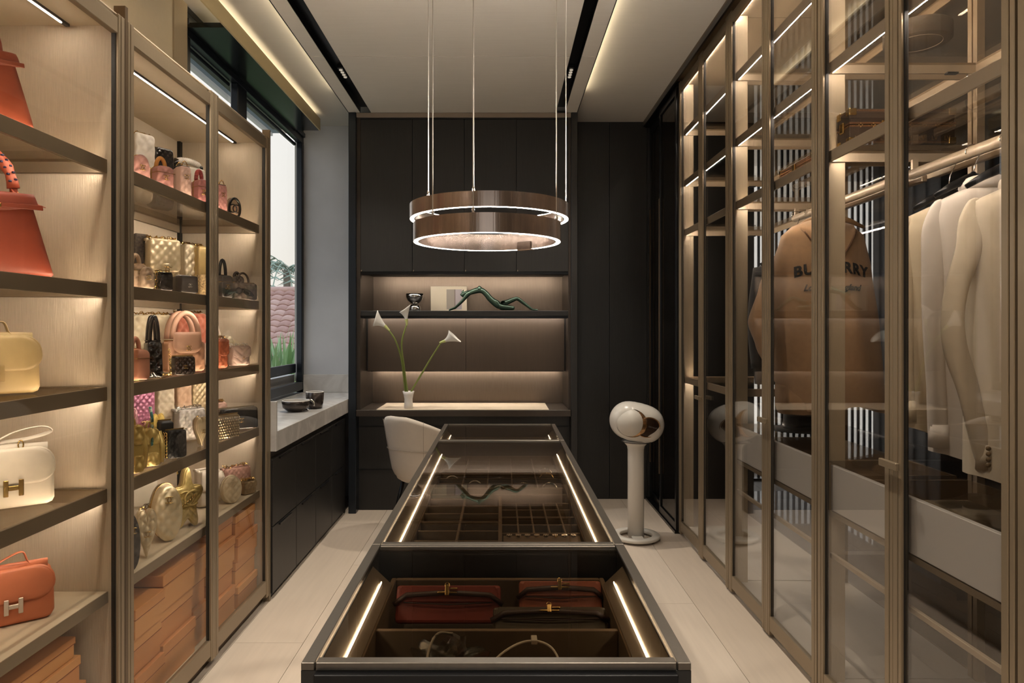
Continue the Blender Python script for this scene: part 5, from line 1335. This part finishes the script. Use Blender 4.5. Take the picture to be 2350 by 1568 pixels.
def hanger(x, y, rz, label, drop=.10, w=.20, col=BLACKM):
    t = empty('clothes_hanger', (x, y, 1.915), rz, label, 'hanger', 'black hangers on the wardrobe rods')
    MB().tube([(.0225*math.cos(a), 0, .0225*math.sin(a)) for a in [math.radians(200-235*q/14) for q in range(15)]]+[(.005, 0, -.045), (0, 0, -drop+.01)], .0018, 6).build('hook', HOOKM, t, True)
    MB().tube([(-w, 0, -drop-.055), (-w*.6, 0, -drop-.026), (-w*.15, 0, -drop-.002), (0, 0, -drop+.004), (w*.15, 0, -drop-.002), (w*.6, 0, -drop-.026), (w, 0, -drop-.055)], [.005, .008, .010, .011, .010, .008, .005], 10, flat=1.5).build('hanger_arms', col, t, True)
    MB().lathe([(.008, -.002), (.008, .018), (.004, .022)], 10, (0, 0, -drop)).build('hook_collar', col, t, True)
    return t
# camel cape
CAMEL = mat('camel_wool', 'a5805a', .85, ns=45, amt=.07, bump=.25, sheen=.25)
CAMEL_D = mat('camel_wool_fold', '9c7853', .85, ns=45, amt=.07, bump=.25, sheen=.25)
cape = empty('camel_cape', (1.463, 3.12, 0), 4, 'camel wool hooded cape with black lettering across the back', 'cape')
sc_ = 3.20/F
def cr(py, xl, xr, th): return (CH+(CY-py)*sc_*.985, (xl-1880)*sc_, (xr-1880)*sc_, th)
rows = [cr(512, 1850, 1912, .02), cr(522, 1815, 1950, .05), cr(545, 1790, 1975, .07), cr(620, 1768, 1990, .085), cr(750, 1755, 2008, .10), cr(860, 1775, 2016, .105), cr(935, 1800, 2020, .105)]
m, fr = cloth(rows, .6, .014, 4.5, hem=lambda u: .02*math.sin(3*u+.5)-.018*u)
m.build('cape_body', CAMEL, cape, True)
rows2 = [cr(560, 1785, 1812, .03), cr(650, 1745, 1800, .06), cr(740, 1720, 1800, .075), cr(800, 1738, 1812, .07), cr(870, 1772, 1838, .05), cr(915, 1800, 1845, .02)]
m, _ = cloth(rows2, 2.2, .012, 3, n=48, M=28); m.v = [(x*.79, y*.6+.01+.95*max(0, -x*.79-.07), z) for x, y, z in m.v]
m.build('side_drape', CAMEL, cape, True)
rows3 = [cr(880, 1778, 1905, .07), cr(925, 1778, 1900, .075), cr(946, 1785, 1890, .07)]
m, _ = cloth(rows3, 1.2, .008, 4, n=48, M=12); m.build('under_layer', CAMEL_D, cape, True)
# hood: V shaped fold over the shoulders
hm = MB(); n = 30; R = 9
for j in range(R+1):
    t = j/R
    for i in range(n+1):
        u = -1+2*i/n; x = u*(.125-.0*t); zt_ = 1.855-.035*abs(u)**2; zb_ = 1.80-.165*(1-abs(u)**1.25)
        z = zt_+(zb_-zt_)*t; b = .022*math.sin(PI*min(1, t*1.05))+.012*math.sin(PI*t*2+u*2)
        hm.v.append((x+.003, fr(x, min(z, 1.84))-.010-b*(1.2-abs(u)), z))
q = n+1
for j in range(R):
    for i in range(n): a = j*q+i; hm.f.append((a, a+q, a+q+1, a+1))
N = len(hm.v); hm.v += [(x, y+.009, z) for x, y, z in hm.v]; hm.f += [tuple(k+N for k in reversed(f)) for f in hm.f[:]]
for i in range(n): hm.f.append((i, i+1, i+1+N, i+N)); a = R*q+i; hm.f.append((a, a+N, a+1+N, a+1))
hm.build('hood', CAMEL, cape, True)
MB().tube([(hm.v[R*q+i][0], hm.v[R*q+i][1]-.002, hm.v[R*q+i][2]) for i in range(1, n)], .0035, 6).build('hood_seam', mat('camel_dark_trim', '5e4229', .9), cape, True)  # dark brown seam tube along the hood's lower edge
INK = mat('black_embroidery', '181512', .7)
def on_cape(vs, fs, x0, z0, bend, name):
    out = []
    for x, y, d in vs:
        X = x0+x; out.append((X, fr(X, z0+y)-.004-d, z0+y-bend*x*x))
    MB().add(out, fs).build(name, INK, cape)
def fitw(vs, w): a = min(v[0] for v in vs); b = max(v[0] for v in vs); k = w/(b-a); return [((v[0]-(a+b)/2)*k, v[1]*k, v[2]) for v in vs]
vs, fs = text_mesh('BURBERRY', .058, .0015, offset=.0016, space=1.12); vs = fitw(vs, .35)
on_cape(vs, fs, .008, 1.605, .85, 'lettering')
vs, fs = text_mesh('London  England', .044, .001, shear=.45, offset=.0012, space=1.0); vs = fitw(vs, .27)
on_cape(vs, fs, .005, 1.525, .25, 'lettering')
tg = hanger(1.5, 3.12, 0, 'wooden hanger inside the camel cape', .045, .16, mat('hanger_wood', '8a6a48', .5))
# dark coat behind the cape
DK = mat('black_wool', '191818', .85, sheen=.2)
dc = empty('black_coat', (1.47, 3.40, 0), 8, 'black coat hanging behind the cape near the middle post', 'coat')
m, _ = cloth([(1.70, -.10, .10, .03), (1.66, -.20, .17, .05), (1.3, -.235, .21, .06), (1.08, -.215, .21, .06)], 1.0, .01, 6); m.build('coat_body', DK, dc, True)
MB().tube(bez([(-.20, -.01, 1.65), (-.235, -.02, 1.4), (-.22, -.03, 1.16)], 12), .045, 12, flat=.6).build('sleeve', DK, dc, True)
hanger(1.47, 3.40, 8, 'black hanger carrying the black coat', .19, .19)
hanger(1.50, 3.32, -14, 'empty black hanger between coat and cape', .17, .19)
# shirts in the near bay
def shirt(x, y, rz, col, label, top, bot, hw, name='shirt', cat='shirt', ph=0, sleeve=True, collar=True, buttons=False, elbow=0.):
    m_ = mat('cotton_'+col, col, .8, ns=40, amt=.03, bump=.12, sheen=.1)
    t = empty(name, (x, y, 0), rz, label, cat, 'pale clothes in the near wardrobe')
    rows = [(top, -.055, .055, .035), (top-.012, -.085, .085, .045), (top-.045, -hw*.88, hw*.88, .05), (top-.10, -hw*.98, hw*.98, .055), (top-.45, -hw*.96, hw*.96, .06), (bot, -hw*.98, hw*.98, .06)]
    m, fr_ = cloth(rows, ph, .014, 4.6, hem=lambda u: -.02*math.cos(3*u)); m.build('shirt_body', m_, t, True)
    if sleeve:
        for s in (-1, 1):
            e = elbow if s < 0 else elbow*.4; sz = hw/.2
            E = e if s < 0 else 0
            pts = bez([(s*hw*.66, .0, top-.055), (s*hw*.86, -.010, top-.085), (s*hw*1.0, -.022-E*.2, top-.19), (s*hw*1.02+s*E, -.035-E*.4, top-.40), (s*hw*.98+s*E*.3, -.036-E*.2, top-.60), (s*hw*.92-s*E*.7, -.030, bot+.05)], 42)
            L_ = len(pts); sm2 = MB(); na = 20
            for k_ in range(L_):
                t_ = k_/(L_-1); rr_ = (.024+.014*min(1, t_*8)-.010*t_); a_ = pts[max(0, k_-1)]; b_ = pts[min(L_-1, k_+1)]; tn = (b_-a_).normalized(); uu = tn.cross(Vector((0, 1, 0))).normalized(); ww = uu.cross(tn)
                for g in range(na):
                    an = 2*PI*g/na; cr_ = 1+.07*math.sin(3*an+6*t_+ph)+.05*math.sin(2*an-19*t_+ph)+.05*math.sin(30*t_+an+ph)*(1 if E else .4)
                    sm2.v.append(tuple(pts[k_]+uu*math.cos(an)*rr_*cr_+ww*math.sin(an)*rr_*.5*cr_))
            for k_ in range(L_-1):
                for g in range(na): sm2.f.append((k_*na+g, k_*na+(g+1) % na, (k_+1)*na+(g+1) % na, (k_+1)*na+g))
            sm2.f.append(tuple(range(na))); sm2.f.append(tuple((L_-1)*na+g for g in range(na)))
            sm2.build('sleeve', m_, t, True)
            p = pts[-1]; MB().tube([p+Vector((0, 0, .06)), p+Vector((0, 0, -.012))], [.030, .031], 16, flat=.62, up=(0, 1, 0)).build('cuff', m_, t, True)
            if buttons and s < 0:
                b = MB()
                for k in range(4): b.lathe([(.001, -.002), (.007, -.001), (.007, .002), (.001, .002)], 12, (0, 0, 0)); kk = 48; b.v[-kk:] = [(a+p.x-.008, -c+p.y-.026, b_+p.z+.005+.016*k) for a, b_, c in b.v[-kk:]]
                b.build('cuff_button', mat('horn_button', '8a7355', .3), t, True)
    if collar:
        MB().tube([(.058*math.cos(a), .032*math.sin(a), top+.004-.012*math.sin(a)) for a in [2*PI*q/24 for q in range(24)]], .016, 8, closed=True, flat=1.5).build('collar', m_, t, True)
    MB().tube([(.0, fr_(0, z)-.003, z) for z in [top-.08-(top-bot-.12)*k/14 for k in range(15)]], .0012, 4).build('back_seam', m_, t, True)
    return t
hanger(1.52, 2.32, -8, 'black hanger with the sand coloured top', .10, .11)
shirt(1.53, 2.32, -8, 'cfbfa4', 'sand coloured knit top hanging farthest in the near wardrobe', 1.775, 1.00, .165, 'knit_top', 'top', .3, collar=False)
hanger(1.50, 2.17, -6, 'black broad hanger inside the white shirt', .085, .115)
shirt(1.535, 2.17, -6, 'd9cfc3', 'white cotton shirt with a stand collar in the middle of the pale clothes', 1.80, .94, .165, ph=1.4)
hanger(1.50, 2.02, -8, 'black hanger inside the cream jacket', .085, .115)
shirt(1.555, 2.02, -10, 'd0c2ab', 'cream jacket with four cuff buttons nearest the camera', 1.775, .90, .17, 'jacket', 'jacket', 2.6, buttons=True, elbow=.05)
hanger(1.50, 1.80, -8, 'black hanger with the ivory blouse near the right edge', .09, .12)
shirt(1.56, 1.80, -8, 'd9d0c4', 'ivory blouse hanging near the right edge behind the last door post', 1.78, 1.0, .20, 'blouse', 'blouse', .9)
# black hat on the drawer glass
ht = empty('black_hat', (1.44, 3.28, .869), label='black wide brimmed hat lying in the middle wardrobe', cat='hat')
MB().lathe([(.001, .09), (.06, .088), (.078, .07), (.082, .006), (.15, .002), (.152, .0), (.001, 0)], 32, close=False).build('hat_body', DK, ht, True)
MB().lathe([(.0825, .006), (.0832, .03), (.079, .03)], 32, close=False).build('hat_band', mat('hat_ribbon', '24201c', .4), ht, True)
# patterned trunks
TRUNK = mat('brown_monogram_canvas', '32261d', .45, ns=40, amt=.1); TRIM = mat('trunk_trim', '59391f', .5); MOT = mat('monogram_ink', '8a6f45', .5)
lvv = text_mesh('LV', .022, .0004)
def trunk(x0, x1, y0, y1, z, h, label, split=.55):
    t = empty('monogram_trunk', ((x0+x1)/2, (y0+y1)/2, z+.001), label=label, cat='trunk', group='monogram trunks on the wardrobe shelves')
    w, d = (x1-x0)/2, (y1-y0)/2
    bx('trunk_body', TRUNK, t, -w, w, -d, d, 0, h*split-.001, bevel=.003)
    bx('trunk_lid', TRUNK, t, -w, w, -d, d, h*split+.001, h, bevel=.003)
    tm = MB()
    for z_ in (.004, h*split-.008, h*split+.002, h-.010):
        tm.box(-w-.0015, w+.0015, -d-.0015, d+.0015, z_, z_+.006)
    tm.build('trunk_trim', TRIM, t)
    st_ = MB()
    for i in range(int(2*w/.009)):
        for z_ in (h*split-.005, h-.007):
            st_.box(-w+.006+i*.009, -w+.009+i*.009, -d-.0026, -d-.001, z_-.001, z_+.001)
    for i in range(int(2*d/.009)):
        for z_ in (h*split-.005, h-.007): st_.box(-w-.0026, -w-.001, -d+.006+i*.009, -d+.009+i*.009, z_-.001, z_+.001)
    st_.build('brass_tacks', GOLD, t)
    c = MB()
    s = min(.024, h*.35)
    for sx2 in (-1, 1):
        for sy in (-1, 1):
            for zz in (0, h-s): c.box(sx2*w-sx2*s, sx2*(w+.003), sy*d-sy*s, sy*(d+.003), zz-(0 if zz else -.0), zz+s+(.002 if zz else 0))
    c.build('brass_corner', GOLD, t, bevel=.003, seg=2)
    l = MB().box(-w-.010, -w-.001, -.014, .014, h*split-.022, h*split+.016).box(-w*.35-.012, -w*.35+.012, -d-.010, -d-.001, h*split-.02, h*split+.014)
    l.build('brass_lock', GOLD, t, bevel=.003)
    mm_ = MB(); k = 0
    if h > .09:
        for i in range(int(2*w/.045)):
            for j in range(int(h/.045)):
                X = -w+.028+i*.045+(j % 2)*.01; Zz = .022+j*.045
                if k % 2 == 0: mm_.add([(X+v[0]*.9, -d-.0012-v[2], Zz-.008+v[1]) for v in lvv[0]], lvv[1])
                else:
                    for a in range(4): mm_.box(X-.0022+.006*math.cos(a*PI/2), X+.0022+.006*math.cos(a*PI/2), -d-.0016, -d-.0008, Zz-.0022+.006*math.sin(a*PI/2), Zz+.0022+.006*math.sin(a*PI/2))
                k += 1
        mm_.build('monogram', MOT, t)
    return t
trunk(1.228, 1.60, 2.405, 2.492, 2.002, .125, 'tall monogram trunk with brass corners on the shelf above the pale clothes')
trunk(1.232, 1.60, 2.70, 3.02, 2.002, .045, 'flat monogram case lying on the shelf above the cape', .5)
trunk(1.232, 1.62, 2.56, 2.66, 2.002, .105, 'small monogram trunk beside the flat case, behind the door post')
# round tray on the upper shelf of the near bay
rt = empty('round_hat_box', (1.42, 2.33, 2.326), label='flat round patterned box on the upper shelf of the near wardrobe', cat='box')
MB().lathe([(.10, 0), (.104, .004), (.104, .05), (.10, .055), (.001, .055)], 40).build('box_body', mat('hat_box_paper', '6f665c', .6, ns=30, amt=.2), rt, True)
MB().tube([(.075*math.cos(a), .075*math.sin(a), -.0002) for a in [2*PI*q/40 for q in range(40)]], .0015, 5, closed=True).build('box_ring', PEARL, rt, True)
# folded things in the lower racks
FB = empty('folded_throw', (1.47, 2.30, .7005), label='folded beige throw lying inside the near grey drawer', cat='throw')
bx('folded_cloth', mat('beige_throw', 'b09a78', .9, ns=30, amt=.06), FB, -.18, .18, -.11, .11, 0, .05, bevel=.012)
